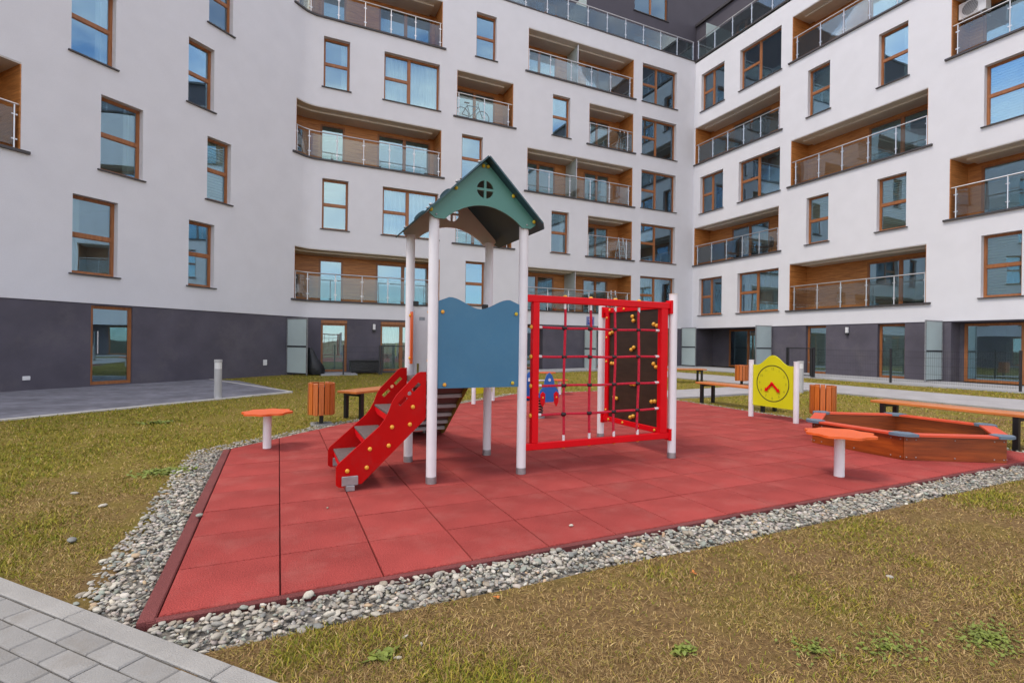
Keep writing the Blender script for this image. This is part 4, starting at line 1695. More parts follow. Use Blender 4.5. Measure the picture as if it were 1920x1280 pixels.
# climbing wall
WX = 4.0
cw = MB()
cw.box(WX - 0.03, WX + 0.03, 4.50, 5.66, 1.685, 1.75, ch=0.005)
cw.box(WX - 0.03, WX + 0.03, 4.50, 5.66, 0.25, 0.315, ch=0.005)
cw.box(WX - 0.031, WX + 0.031, 5.545, 5.62, 0.314, 1.686, ch=0.005)
cw.box(WX - 0.031, WX + 0.031, 4.505, 4.56, 0.314, 1.686, ch=0.005)
cw.box(WX - 0.045, WX + 0.045, 5.655, 5.685, 1.63, 1.77).box(WX - 0.045, WX + 0.045, 5.655, 5.685, 0.22, 0.34)
wall_o = cw.build('climbing_wall_frame', 'red_steel', tower, weld=False)
MB().box(WX - 0.012, WX + 0.012, 4.561, 5.544, 0.316, 1.684).build('plywood_sheet', 'film_plywood', wall_o)
for y, z, a in ((5.04, 1.59, 70), (4.63, 1.50, 20), (5.48, 1.42, -20), (5.04, 1.22, -30), (5.44, 1.02, 0), (4.63, 1.03, 40),
                (5.03, 0.78, 0), (5.38, 0.58, 15), (4.65, 0.61, -10), (5.04, 0.38, -20)):
    h = MB()
    ca, sa = math.cos(math.radians(a)), math.sin(math.radians(a))
    for q in (-0.028, 0.028):
        h.ball((WX - 0.030, y + q * ca, z + q * sa), 0.026, 0.9, 1, 0.95, 12, 8)
    h.build('climbing_hold', 'yellow_cap', wall_o)
for y in np.linspace(4.62, 5.52, 4):
    for z in (1.72, 0.282):
        inst(CAP_Y, 'bolt_cap', (WX - 0.034, y, z), wall_o, scale=(0.012, 0.017, 0.017))
for z in (0.40, 0.72, 1.04, 1.36, 1.62):
    inst(CAP_Y, 'bolt_cap', (WX - 0.034, 5.583, z), wall_o, scale=(0.012, 0.016, 0.016))

# ================================================================ flower stools


def flower_stool(x, y, z, r, label, top=0.42, rot=0.0):
    t = thing('flower_stool', (x, y, z), label, 'stool', 'orange flower stools')
    MB().tube([(x, y, z), (x, y, z + top - 0.012)], 0.046, 18).build('leg', 'post_paint', t)
    pts = []
    for k in range(64):
        a = 2 * math.pi * k / 64
        rr = r * (0.93 + 0.07 * math.cos(8 * (a + rot)))
        pts.append((x + rr * math.cos(a), y + rr * math.sin(a)))
    MB().prism(pts, [], lambda u, v, d: (u, v, d), z + top - 0.012, z + top + 0.010).build('seat', 'orange_hpl', t)
    MB().tube([(x, y, z + top - 0.02), (x, y, z + top - 0.0125)], 0.085, 14).build('seat_plate', 'galvanised', t)
    return t


flower_stool(-0.11, 6.60, 0, 0.28, 'orange flower-shaped stool on a white post beside the wooden litter bin at left', rot=0.2)
flower_stool(5.03, 3.16, 0, 0.315, 'orange flower-shaped stool on a white post in front of the sandpit', rot=0.5)
flower_stool(6.41, 11.0, 0, 0.22, 'small orange flower-shaped stool seen through the rope net', 0.36)
flower_stool(7.16, 13.0, 0, 0.26, 'farthest orange flower-shaped stool on the lawn behind the rope net', 0.42)

# ================================================================ sandpit
SC, SR = (7.38, 3.87), 1.08
sp_ = thing('sandpit', (SC[0], SC[1], 0), 'hexagonal brown timber sandpit with coral seat boards and blue-grey corners', 'sandpit')
hexv = [Vector((SC[0] + SR * math.cos(math.radians(30 + 60 * k)), SC[1] + SR * math.sin(math.radians(30 + 60 * k)))) for k in range(6)]
for k in range(6):
    a, b = hexv[k], hexv[(k + 1) % 6]
    t = (b - a).normalized()
    nn = Vector((t.y, -t.x))            # outwards
    L = (b - a).length

    def bf(u, v, w, a=a, t=t, nn=nn):
        p = a + t * u + nn * v
        return (p.x, p.y, w)
    bo = MB().box(0.004, L - 0.004, -0.03, 0.0, 0.0, 0.272, fn=bf, ch=0.003).build('side_board', 'sand_board', sp_)
    for u in (0.03, 0.13, 0.5 * L, L - 0.13, L - 0.03):
        for w in (0.035, 0.235):
            p = bf(u, 0.003, w)
            inst(CAP_GREY, 'screw', p, bo, scale=(0.007, 0.007, 0.007))
    ci = math.tan(math.radians(30))
    o0, o1 = 0.045, -0.10
    q = [(0.105, o0), (L - 0.105, o0), (L - 0.105, o1), (0.105, o1)]
    MB().prism(q, [], lambda u, v, d, bf=bf: bf(u, v, d), 0.274, 0.296).build('seat_board', 'coral_board', sp_)
    # corner plate
    c = hexv[k]
    out = (c - Vector(SC)).normalized()
    tt = Vector((-out.y, out.x))
    pts = [c + out * 0.062 + tt * 0.04, c + out * 0.062 - tt * 0.04, c + out * 0.0 - tt * 0.138, c - out * 0.135 - tt * 0.062,
           c - out * 0.135 + tt * 0.062, c + out * 0.0 + tt * 0.138]
    MB().prism([(p.x, p.y) for p in pts], [], lambda u, v, d: (u, v, d), 0.2745, 0.305).build('corner_plate', 'grey_blue', sp_)
MB().prism([((v.x - SC[0]) * 0.965 + SC[0], (v.y - SC[1]) * 0.965 + SC[1]) for v in hexv], [], lambda u, v, d: (u, v, d), 0.004, 0.05).build('sand', 'sand', sp_)

# ================================================================ clock panels


def clock_panel(x, y0, y1, label, face=True):
    t = thing('clock_panel', (x, (y0 + y1) / 2, 0), label, 'play panel')
    for y in (y0, y1):
        o = MB().tube([(x, y, 0), (x, y, 1.01)], 0.043, 18).build('post', 'post_paint', t)
        MB().tube([(x, y, 1.01), (x, y, 1.022)], 0.046, 18).build('post_cap', 'white_plastic', o)
    a, b = y0 + 0.045, y1 - 0.045
    m = (a + b) / 2
    top = []
    for k in range(29):
        u = a + (b - a) * k / 28.0
        q = abs(u - m) / ((b - a) / 2)
        z = 0.935 + 0.175 * (0.5 + 0.5 * math.cos(math.pi * min(1, q / 0.80))) + 0.004
        top.append((u, z))
    MB().prism([(a, 0.215), (b, 0.215)] + top[::-1], [], YZ, x - 0.009, x + 0.009).build('panel', 'yellow_hpl', t)
    if face:
        fx = x - 0.0105
        R = 0.318
        cz = 0.625
        MB().prism(arcpts(m, cz, R, 0, 360, 64)[:-1], [arcpts(m, cz, R - 0.014, 0, 360, 64)[:-1]], YZ, fx - 0.002, fx).build('dial_ring', 'ink', t)
        for hnum in range(1, 13):
            an = math.radians(90 - 30 * hnum)
            # viewed from -X the reading direction runs towards -Y
            cy, cz2 = m - 0.255 * math.cos(an), cz + 0.255 * math.sin(an)
            text_mesh(str(hnum), 0.06, 'faint_ink', t, 'numeral', lambda u, v, d, cy=cy, cz2=cz2: (fx - 0.0015 + d * 0.2, cy - u, cz2 + v))
        for dy, dz in ((0.15, -0.145), (-0.15, -0.145)):
            dv = Vector((dy, dz)); L = dv.length; dv.normalize(); sd = Vector((-dv.y, dv.x))
            c0 = Vector((m, cz))
            pts = [c0 - dv * 0.02 + sd * 0.022, c0 + dv * (L - 0.055) + sd * 0.019, c0 + dv * (L - 0.06) + sd * 0.042, c0 + dv * L,
                   c0 + dv * (L - 0.06) - sd * 0.042, c0 + dv * (L - 0.055) - sd * 0.019, c0 - dv * 0.02 - sd * 0.022]
            off = 0.006 if dy > 0 else 0.013
            MB().prism([(p.x, p.y) for p in pts], [], YZ, fx - off - 0.006, fx - off).build('clock_hand', 'red_steel', t)
        inst(lump('red_steel'), 'hub', (fx - 0.02, m, cz), t, scale=(0.014, 0.028, 0.028))
    return t


clock_panel(7.80, 5.62, 6.50, 'yellow play panel with a clock face and red hands between white posts')
yp = thing('activity_board', (3.96, 10.05, 0), 'low yellow play panel on white posts half hidden behind the tower', 'play panel')
pa, pb = Vector((3.68, 9.83)), Vector((4.30, 10.28))
for q in (pa, pb):
    MB().tube([(q.x, q.y, 0), (q.x, q.y, 0.95)], 0.043, 16).build('post', 'post_paint', yp)
tq = (pb - pa).normalized(); nq = Vector((-tq.y, tq.x))
MB().box(0.045, (pb - pa).length - 0.045, -0.009, 0.009, 0.20, 0.9,
         fn=lambda u, v, w: (pa.x + tq.x * u + nq.x * v, pa.y + tq.y * u + nq.y * v, w)).build('panel', 'yellow_hpl', yp)

# ================================================================ benches, bins, bollards


def frame_at(cx, cy, ang, z):
    c_, s_ = math.cos(ang), math.sin(ang)
    return lambda u, v, w: (cx + u * c_ - v * s_, cy + u * s_ + v * c_, z + w)


def bench(cx, cy, ang, length, label, seat=0.43):
    """ang: direction of the long side"""
    z = gz(cx, cy) - 0.03
    t = thing('park_bench', (cx, cy, z), label, 'bench', 'backless timber benches')
    fn = frame_at(cx, cy, ang, z)
    for e in (-1, 1):
        u = e * (length / 2 - 0.16)
        lg = MB()
        lg.box(u - 0.03, u + 0.03, -0.20, -0.14, 0.0, seat, fn=fn).box(u - 0.03, u + 0.03, 0.14, 0.20, 0.0, seat, fn=fn)
        lg.box(u - 0.031, u + 0.031, -0.139, 0.139, seat - 0.05, seat - 0.001, fn=fn)
        lg.build('leg', 'black_paint', t, weld=False)
    for v in (-0.145, 0.0, 0.145):
        b = MB().box(-length / 2, length / 2, v - 0.067, v + 0.067, seat + 0.001, seat + 0.042, ch=0.006)
        me = bpy.data.meshes.new('seat_plank')
        rotd = [(q[1], q[0], q[2]) for q in b.v]          # long side along local Y for the grain
        me.from_pydata(rotd, [], [f[::-1] for f in b.f])
        me.materials.append(MATS['bench_wood'])
        inst(me, 'seat_plank', (cx, cy, z), t, rot=(0, 0, ang - math.pi / 2))
    return t


bench(8.77, 3.95, math.radians(90), 1.9, 'long low timber bench beside the sandpit')
bench(8.85, 7.75, math.radians(90), 1.9, 'timber bench behind the clock panel')
bench(1.78, 9.30, math.radians(38), 1.9, 'timber bench behind the red stairs')
bench(12.35, 13.15, math.radians(-22), 1.7, 'farthest timber bench beyond the path near the building corner')


def litter_bin(x, y, label, pole=0.15, h=0.49, r=0.185):
    z = gz(x, y) - 0.03
    t = thing('litter_bin', (x, y, z), label, 'litter bin', 'slatted timber litter bins')
    MB().box(x - 0.03, x + 0.03, y - 0.03, y + 0.03, z, z + pole + 0.1).build('pole', 'black_paint', t)
    MB().tube([(x, y, z + pole + 0.012), (x, y, z + pole + h - 0.05)], r - 0.022, 20).build('liner', 'dark_steel', t)
    MB().box(x - 0.16, x + 0.16, y - 0.16, y + 0.16, z - 0.02, z + 0.012, ch=0.004).build('footing', 'kerb', t)
    n = 14
    w = 2 * math.pi * r / n * 0.5 - 0.006
    b = MB().box(-0.010, 0.012, -w, w, 0, h, ch=0.004)
    me = bpy.data.meshes.new('slat'); me.from_pydata(b.v, [], b.f); me.materials.append(MATS['slat_wood'])
    for k in range(n):
        a = 2 * math.pi * (k + 0.3) / n
        inst(me, 'slat', (x + r * math.cos(a), y + r * math.sin(a), z + pole + 0.004 * ((k * 7) % 3)), t, rot=(0, 0, a))
    return t


litter_bin(0.62, 8.42, 'slatted timber litter bin beside the gravel behind the left stool')
litter_bin(8.48, 5.62, 'slatted timber litter bin between the clock panel and the sandpit')
litter_bin(13.25, 11.4, 'distant slatted timber litter bin by the path')


def bollard(x, y, label, h=0.86):
    z = gz(x, y) - 0.03
    t = thing('bollard_light', (x, y, z), label, 'bollard light', 'bollard lights')
    MB().tube([(x, y, z), (x, y, z + h - 0.20)], 0.075, 20).build('column', 'pale_grey', t)
    MB().tube([(x, y, z + h - 0.20), (x, y, z + h - 0.06)], 0.072, 20).build('diffuser', 'white_plastic', t)
    MB().tube([(x, y, z + h - 0.06), (x, y, z + h)], 0.08, 20).build('cap', 'pale_grey', t)
    return t


bollard(-1.19, 12.68, 'grey bollard light at the edge of the slate paving')
bollard(12.9, 9.18, 'grey bollard light partly behind the clock panel post')

# ================================================================ spring rider
sr = thing('spring_rider', (4.03, 7.64, 0), 'blue and red rocket spring rider behind the rope net', 'spring rider')
coil = []
for k in range(97):
    a = 2 * math.pi * k / 16
    coil.append((4.03 + 0.085 * math.cos(a), 7.64 + 0.085 * math.sin(a), 0.03 + 0.29 * k / 96))
MB().tube(coil, 0.011, 6).build('spring', 'black_paint', sr)
MB().tube([(4.03, 7.64, 0.0), (4.03, 7.64, 0.03)], 0.12, 16).build('base_plate', 'galvanised', sr)
hull = [(0.0, 0.78), (0.05, 0.73), (0.09, 0.64), (0.10, 0.55), (0.17, 0.48), (0.20, 0.36), (0.10, 0.33), (0.08, 0.28), (-0.08, 0.28),
        (-0.10, 0.33), (-0.20, 0.36), (-0.17, 0.48), (-0.10, 0.55), (-0.09, 0.64), (-0.05, 0.73)]
for y in (7.50, 7.78):
    s_o = MB().prism([(4.03 + (0.14 if y < 7.6 else -0.10) + u, v) for u, v in hull], [], XZ, y - 0.009, y + 0.009).build('side_panel', 'rider_blue', sr)
    cxp = 4.03 + (0.14 if y < 7.6 else -0.10)
    for dx in (-0.13, 0.13):
        fin = [(cxp + dx - 0.045, 0.42), (cxp + dx, 0.46), (cxp + dx + 0.045, 0.42), (cxp + dx + 0.04, 0.27), (cxp + dx, 0.20), (cxp + dx - 0.04, 0.27)]
        f_o = MB().prism(fin, [], XZ, y - 0.022, y - 0.0095).build('fin', 'red_steel', s_o)
        inst(CAP_Y, 'bolt_cap', (cxp + dx, y - 0.026, 0.36), s_o, scale=(0.015, 0.01, 0.015))
    MB().prism(arcpts(cxp, 0.655, 0.026, 0, 360, 16)[:-1], [], XZ, y - 0.013, y - 0.0095).build('porthole', 'white_plastic', s_o)
MB().tube([(3.84, 7.64, 0.635), (4.30, 7.64, 0.635)], 0.012, 8).build('handle_bar', 'white_plastic', sr)
MB().box(3.86, 4.22, 7.52, 7.76, 0.33, 0.36, ch=0.006).build('seat', 'red_steel', sr)

# ================================================================ terrace screens, fences, small things by the walls


def screen(a, b, z, label):
    """frosted privacy screen from the wall point a out to b"""
    a, b = Vector(a), Vector(b)
    t = thing('privacy_screen', (a.x, a.y, z), label, 'privacy screen', 'frosted terrace screens')
    d = (b - a); L = d.length; d.normalize(); n = Vector((-d.y, d.x))
    fn = lambda u, v, w: (a.x + d.x * u + n.x * v, a.y + d.y * u + n.y * v, z + w)
    f = MB().box(0, 0.03, -0.02, 0.02, 0, 2.08, fn=fn).box(L - 0.04, L, -0.02, 0.02, 0, 2.10, fn=fn).box(0.03, L - 0.04, -0.02, 0.02, 2.06, 2.10, fn=fn)
    f.build('frame', 'galvanised', t, weld=False)
    MB().box(0.03, L - 0.04, -0.022, 0.022, 1.02, 1.07, fn=fn).build('crossbar', 'dark_steel', t)
    MB().box(0.03, L - 0.04, -0.022, 0.022, 0.03, 0.06, fn=fn).build('crossbar', 'dark_steel', t)
    MB().box(0.045, L - 0.055, -0.006, 0.006, 0.065, 1.015, fn=fn).build('pane', 'frosted', t)
    MB().box(0.045, L - 0.055, -0.006, 0.006, 1.075, 2.055, fn=fn).build('pane', 'frosted', t)
    return t


s0 = w_left_b(pl(0.92), -0.01, 0)
screen((s0[0], s0[1]), (s0[0] + 0.648 * 1.05, s0[1] - 0.7617 * 1.05), 0.0, 'frosted glass screen at the bend of the facade beside the covered grill')
screen((13.88, 21.40), (13.88, 20.33), 0.0, 'frosted glass screen below the house number plate')
screen((20.93, 16.35), (19.86, 16.35), 0.13, 'frosted glass screen behind the clock panel, right of the corner recess')
screen((20.93, 9.66), (19.88, 9.66), 0.13, 'frosted glass screen beside the wide glazed door at far right')
screen((20.2, 21.40), (20.2, 20.33), 0.13, 'frosted glass screen right in the building corner')


def mesh_fence(pts, z, h, label, gate=None, step=0.055):
    t = thing('mesh_fence', (pts[0][0], pts[0][1], z), label, 'fence')
    for p in pts:
        MB().box(p[0] - 0.025, p[0] + 0.025, p[1] - 0.025, p[1] + 0.025, z, z + h).build('post', 'dark_steel', t)
    for a, b in zip(pts[:-1], pts[1:]):
        a, b = Vector(a), Vector(b)
        d = b - a; L = d.length; d.normalize()
        m = MB()
        fn = lambda u, v, w: (a.x + d.x * u - d.y * v, a.y + d.y * u + d.x * v, z + w)
        k = 0.06
        while k < L - 0.04:
            m.box(k - 0.0014, k + 0.0014, -0.0014, 0.0014, 0.06, h - 0.05, fn=fn)
            k += step
        for w in (0.10, 0.35, 0.6, 0.85, h - 0.08):
            m.box(0.03, L - 0.03, 0.0025, 0.0075, w - 0.003, w + 0.003, fn=fn)
        w_o = m.build('wire_panel', 'dark_steel', t, weld=False)
        w_o['kind'] = 'stuff'
    return t


mesh_fence([(2.22, 19.9), (3.55, 19.9)], 0.0, 1.12, 'dark wire mesh fence panel in front of the black planter')


def gate(a, b, z, h, label):
    t = thing('garden_gate', (a[0], a[1], z), label, 'gate')
    a, b = Vector(a), Vector(b)
    d = b - a; L = d.length; d.normalize()
    fn = lambda u, v, w: (a.x + d.x * u - d.y * v, a.y + d.y * u + d.x * v, z + w)
    for u in (-0.035, L + 0.035):
        MB().box(u - 0.03, u + 0.03, -0.03, 0.03, 0, h, fn=fn).build('post', 'dark_steel', t)
    f = MB().box(0.01, 0.045, -0.018, 0.018, 0.05, h - 0.01, fn=fn).box(L - 0.045, L - 0.01, -0.018, 0.018, 0.05, h - 0.01, fn=fn)
    f.box(0.045, L - 0.045, -0.018, 0.018, h - 0.05, h - 0.01, fn=fn).box(0.045, L - 0.045, -0.018, 0.018, 0.05, 0.085, fn=fn)
    fo = f.build('gate_frame', 'dark_steel', t, weld=False)
    m = MB()
    k = 0.09
    while k < L - 0.06:
        m.box(k - 0.0022, k + 0.0022, -0.002, 0.002, 0.085, h - 0.05, fn=fn)
        k += 0.055
    m.build('wire_infill', 'dark_steel', fo, weld=False)['kind'] = 'stuff'
    MB().box(L - 0.12, L - 0.03, 0.02, 0.05, 0.55, 0.58, fn=fn).build('handle', 'steel', fo)
    return t


gate((3.66, 19.9), (4.75, 19.9), 0.0, 1.12, 'dark steel garden gate in front of the curtained terrace door')
gate((18.15, 13.45), (18.15, 12.50), 0.12, 1.12, 'dark steel garden gate on the terrace behind the clock panel')
mesh_fence([(18.15, 12.38), (18.15, 9.78), (18.15, 6.6)], 0.12, 1.12, 'dark wire mesh fence along the right terrace')

# covered grill and planter
cg = MB()
ring = []
prof_ = [(0.0, 0.30, 0.24), (0.12, 0.33, 0.27), (0.3, 0.33, 0.27), (0.45, 0.27, 0.24), (0.62, 0.20, 0.19), (0.85, 0.13, 0.14), (1.0, 0.06, 0.08)]
vs, fs = [], []
for k, (z, a, b) in enumerate(prof_):
    for j in range(20):
        w = 2 * math.pi * j / 20
        f_ = 1 + 0.06 * math.sin(5 * w + k) + 0.03 * math.sin(9 * w + 2 * k)
        vs.append((1.30 + a * f_ * math.cos(w) - 0.22 * z, 20.50 + b * f_ * math.sin(w), z))
for k in range(len(prof_) - 1):
    for j in range(20):
        fs.append((k * 20 + j, k * 20 + (j + 1) % 20, (k + 1) * 20 + (j + 1) % 20, (k + 1) * 20 + j))
fs.append(tuple((len(prof_) - 1) * 20 + j for j in range(20)))
cg.add(vs, fs, True)
tag(cg.build('covered_grill', 'tarp'), 'grill under a black tarpaulin next to the frosted screen', 'covered grill')
pb_ = thing('planter_box', (3.1, 20.9, 0), 'long black storage box against the dark wall between two terrace doors', 'storage box')
MB().box(2.58, 3.72, 20.65, 21.15, 0.06, 0.47, ch=0.02).build('box', 'tarp', pb_)
MB().box(2.56, 3.74, 20.63, 21.17, 0.471, 0.53, ch=0.015).build('lid', 'dark_steel', pb_)
for x in (2.66, 3.64):
    MB().box(x - 0.04, x + 0.04, 20.7, 21.1, 0.0, 0.059).build('foot', 'dark_steel', pb_)

# wall lamps, number plate
for nm, W, p, z, lab in (('wall_lamp', w_left_b, 3.58, 1.84, 'black wall lamp on the dark wall beside the curtained terrace door'),
                         ('wall_lamp', w_right_b, 12.9, 1.94, 'black and white wall lamp between two terrace windows of the right wing')):
    b0 = W(p, -0.05, z)
    t = thing(nm, b0, lab, 'wall lamp')
    m = MB(); wbox(m, W, p - 0.06, p + 0.06, -0.02, 0.0, z - 0.17, z + 0.17); m.build('back_plate', 'dark_steel', t)
    m = MB(); wbox(m, W, p - 0.05, p + 0.05, -0.09, -0.021, z - 0.09, z + 0.14, ch=0.01); m.build('diffuser', 'white_plastic', t)
    m = MB(); wbox(m, W, p - 0.055, p + 0.055, -0.095, -0.021, z - 0.17, z - 0.091); m.build('lower_cap', 'dark_steel', t)
npl = thing('house_number_plate', (14.2, 21.37, 2.42), 'blue house number plate reading 57 on the white wall', 'number plate')
MB().box(13.98, 14.42, 21.372, 21.395, 2.20, 2.64, ch=0.006).build('plate', 'screen_blue', npl)
text_mesh('57', 0.27, 'white_plastic', npl, 'lettering', lambda u, v, d: (14.2 + u, 21.3695 - d * 0.3, 2.46 + v))
rim = MB()
for q in ((14.0, 14.40, 2.60, 2.612), (14.0, 14.40, 2.228, 2.24), (14.0, 14.012, 2.24, 2.60), (14.388, 14.40, 2.24, 2.60)):
    rim.box(q[0], q[1], 21.369, 21.3715, q[2], q[3])
rim.build('rim', 'white_plastic', npl, weld=False)

# things on the loggias
bk_ = thing('bicycle', (7.95, 21.85, F4 + 0.02), 'bicycle parked behind the glass of the small upper loggia', 'bicycle')
zb = F4 + 0.02
for xw in (7.45, 8.45):
    ring = [(xw + 0.32 * math.cos(2 * math.pi * k / 28), 21.85, zb + 0.335 + 0.32 * math.sin(2 * math.pi * k / 28)) for k in range(29)]
    w_o = MB().tube(ring, 0.018, 6, cap=False).build('wheel', 'black_paint', bk_)
    spk = MB()
    for k in range(8):
        a = math.pi * k / 8
        spk.tube([(xw - 0.31 * math.cos(a), 21.85, zb + 0.335 - 0.31 * math.sin(a)), (xw + 0.31 * math.cos(a), 21.85, zb + 0.335 + 0.31 * math.sin(a))], 0.003, 4)
    spk.build('spokes', 'steel', w_o)
A, B_, C_, D_, E_ = (7.45, 21.85, zb + .335), (7.85, 21.85, zb + .30), (7.70, 21.85, zb + .78), (8.25, 21.85, zb + .80), (8.45, 21.85, zb + .335)
fr = MB()
for p, q in ((A, B_), (A, C_), (B_, C_), (B_, D_), (C_, D_), (D_, E_)):
    fr.tube([p, q], 0.018, 8)
fr.tube([C_, (7.67, 21.85, zb + 0.88)], 0.014, 8).tube([D_, (8.22, 21.85, zb + 0.95)], 0.014, 8)
fr.build('frame', 'hpl_navy', bk_)
MB().box(7.55, 7.80, 21.80, 21.90, zb + 0.88, zb + 0.92, ch=0.015).build('saddle', 'black_paint', bk_)
MB().tube([(8.22, 21.60, zb + 0.97), (8.20, 21.85, zb + 0.95), (8.22, 22.10, zb + 0.97)], 0.014, 8).build('handlebar', 'steel', bk_)


def ladder(x, y, z, label):
    t = thing('step_ladder', (x, y, z), label, 'step ladder', 'step ladders on the loggias')
    for s in (-1, 1):
        MB().tube([(x + s * 0.20, y - 0.22, z), (x + s * 0.13, y, z + 1.22)], 0.022, 6).build('stile', 'steel', t)
        MB().tube([(x + s * 0.20, y + 0.25, z), (x + s * 0.13, y, z + 1.22)], 0.016, 6).build('rear_leg', 'steel', t)
    for k in range(4):
        f_ = (k + 1) / 5.0
        yy, zz = y - 0.22 * (1 - f_), z + 1.22 * f_
        MB().box(x - 0.17, x + 0.17, yy - 0.03, yy + 0.03, zz - 0.012, zz + 0.012).build('rung', 'steel', t)
    return t


ladder(16.35, 21.85, F2 + 0.02, 'aluminium step ladder on the small loggia two floors above the rope net')
ladder(16.35, 21.85, F4 + 0.02, 'aluminium step ladder on the upper small loggia near the roof terrace')
ladder(15.9, 21.85, F1 + 0.02, 'aluminium step ladder on the lowest double loggia above the rope net')
ac = thing('air_conditioner', (21.45, 9.15, 12.55), 'white air conditioner unit high in the loggia at the top right', 'air conditioner')
MB().box(21.28, 21.62, 8.72, 9.46, 12.62, 13.18, ch=0.015).build('casing', 'white_plastic', ac)
MB().tube([(21.275, 9.15, 12.9), (21.279, 9.15, 12.9)], 0.22, 24).build('fan_opening', 'dark_steel', ac)
gr_ = MB()
for k in range(11):
    z = 12.68 + k * 0.044
    gr_.box(21.262, 21.272, 8.92, 9.38, z - 0.005, z + 0.005)
gr_.build('grille', 'white_plastic', ac, weld=False)
for y in (8.85, 9.35):
    MB().box(21.3, 21.9, y - 0.02, y + 0.02, 12.585, 12.618).build('bracket', 'galvanised', ac)


def chair(x, y, z, ang, label):
    t = thing('lounge_chair', (x, y, z), label, 'chair', 'dark chairs on the lower right loggia')
    fn = frame_at(x, y, ang, z)
    for u, v in ((-.22, -.22), (.22, -.22), (-.22, .22), (.22, .22)):
        MB().tube([fn(u, v, 0), fn(u * 0.85, v * 0.85, 0.40)], 0.014, 6).build('leg', 'dark_steel', t)
    MB().box(-0.25, 0.25, -0.25, 0.25, 0.40, 0.44, fn=fn, ch=0.01).build('seat', 'dark_steel', t)
    MB().box(-0.25, 0.25, 0.22, 0.26, 0.44, 0.86, fn=fn, ch=0.01).build('backrest', 'dark_steel', t)
    return t


chair(21.55, 17.2, 5.70, math.radians(200), 'dark chair at the right end of the loggia above the corner recess')
chair(21.55, 18.9, 5.70, math.radians(160), 'dark chair at the left end of the loggia above the corner recess')
# flower pots on the lowest double loggia
for k, (x, m) in enumerate(((11.1, 'black_paint'), (11.95, 'black_paint'), (12.35, 'orange_hpl'), (13.0, 'black_paint'))):
    t = thing('flower_pot', (x, 21.75, F1 + 0.02), ['black flower pot at the left end of the lowest double loggia',
              'second black flower pot on the lowest double loggia', 'orange flower pot among black ones on the lowest double loggia',
              'black flower pot next to the divider of the lowest double loggia'][k], 'flower pot', 'flower pots on the loggia')
    MB().tube([(x, 21.75, F1 + 0.02), (x, 21.75, F1 + 0.2)], 0.1, 14, radii=[0.075, 0.10]).build('pot', m, t)
    lf = MB()
    for j in range(14):
        a = random.uniform(0, 6.28); r_ = random.uniform(0.03, 0.11); h_ = random.uniform(0.08, 0.2)
        c0 = Vector((x, 21.75, F1 + 0.19)); tip = Vector((x + r_ * math.cos(a), 21.75 + r_ * math.sin(a), F1 + 0.19 + h_))
        sd = Vector((-math.sin(a), math.cos(a), 0)) * 0.02
        mid = (c0 + tip) / 2
        lf.add([c0, mid + sd, tip, mid - sd], [(0, 1, 2, 3)])
    lf.build('leaves', 'leaf_green', t, recalc=False)

# ================================================================ lawn: grass, straw, weeds, stones
def lawn_mask(x, y):
    k = ~in_poly(x, y, gpoly)
    k &= ((x - K1[0]) * KN[0] + (y - K1[1]) * KN[1]) > 0.01
    k &= ~((x > 13.45) & (x < 15.75)) & ~((x > 8.72) & (x < 13.6) & (y > 9.38) & (y < 11.04)) & (x < 18.0)
    k &= ~((x > 9.55) & (y > 19.55)) & ~((x > 1.4) & (x < 2.8) & (y > 19.95)) & (y < 21.3)
    # left of the slate paving and its kerb, and the left wing
    yp = [(-12, 4.0), (-9.5, 5.83), (-3.92, 10.33), (0.40, 13.80), (lw0[0] + 0.10, lw0[1] - 0.02), (lw0[0] - 2, lw0[1] + 2), (-20, 18)]
    k &= ~in_poly(x, y, yp)
    k &= ~((x < 1.4) & ((x - BEND.x) * LN.x + (y - BEND.y) * LN.y > -0.03))
    return k


def scatter(n, u0, u1):
    """points in the field of view, denser near the camera"""
    u = rng.random(n)
    d = u0 * (u1 / u0) ** u
    a = rng.uniform(-1.12, 1.12, n)
    fx_ = a * d
    x = fx_ * math.cos(YAW) + d * math.sin(YAW)
    y = -fx_ * math.sin(YAW) + d * math.cos(YAW)
    k = lawn_mask(x, y)
    return x[k], y[k], d[k]


def greenness(x, y):
    g = 0.5 + 1.0 * wave(x, y, 31, 1.5) + 0.9 * wave(x, y, 32, 5.0) + 0.5 * wave(x, y, 33, 16.0)
    base = np.interp(y, [0.5, 2.2, 4.0, 7.0, 12.0], [-0.58, -0.34, 0.04, 0.24, 0.5])
    base = base + np.where(x < -0.6, 0.06, 0)
    edge = np.exp(-np.abs(y - 2.25) / 0.16) * 0.35 * (x > 0)     # lusher along the gravel
    return np.clip(g + base + edge, 0, 1)


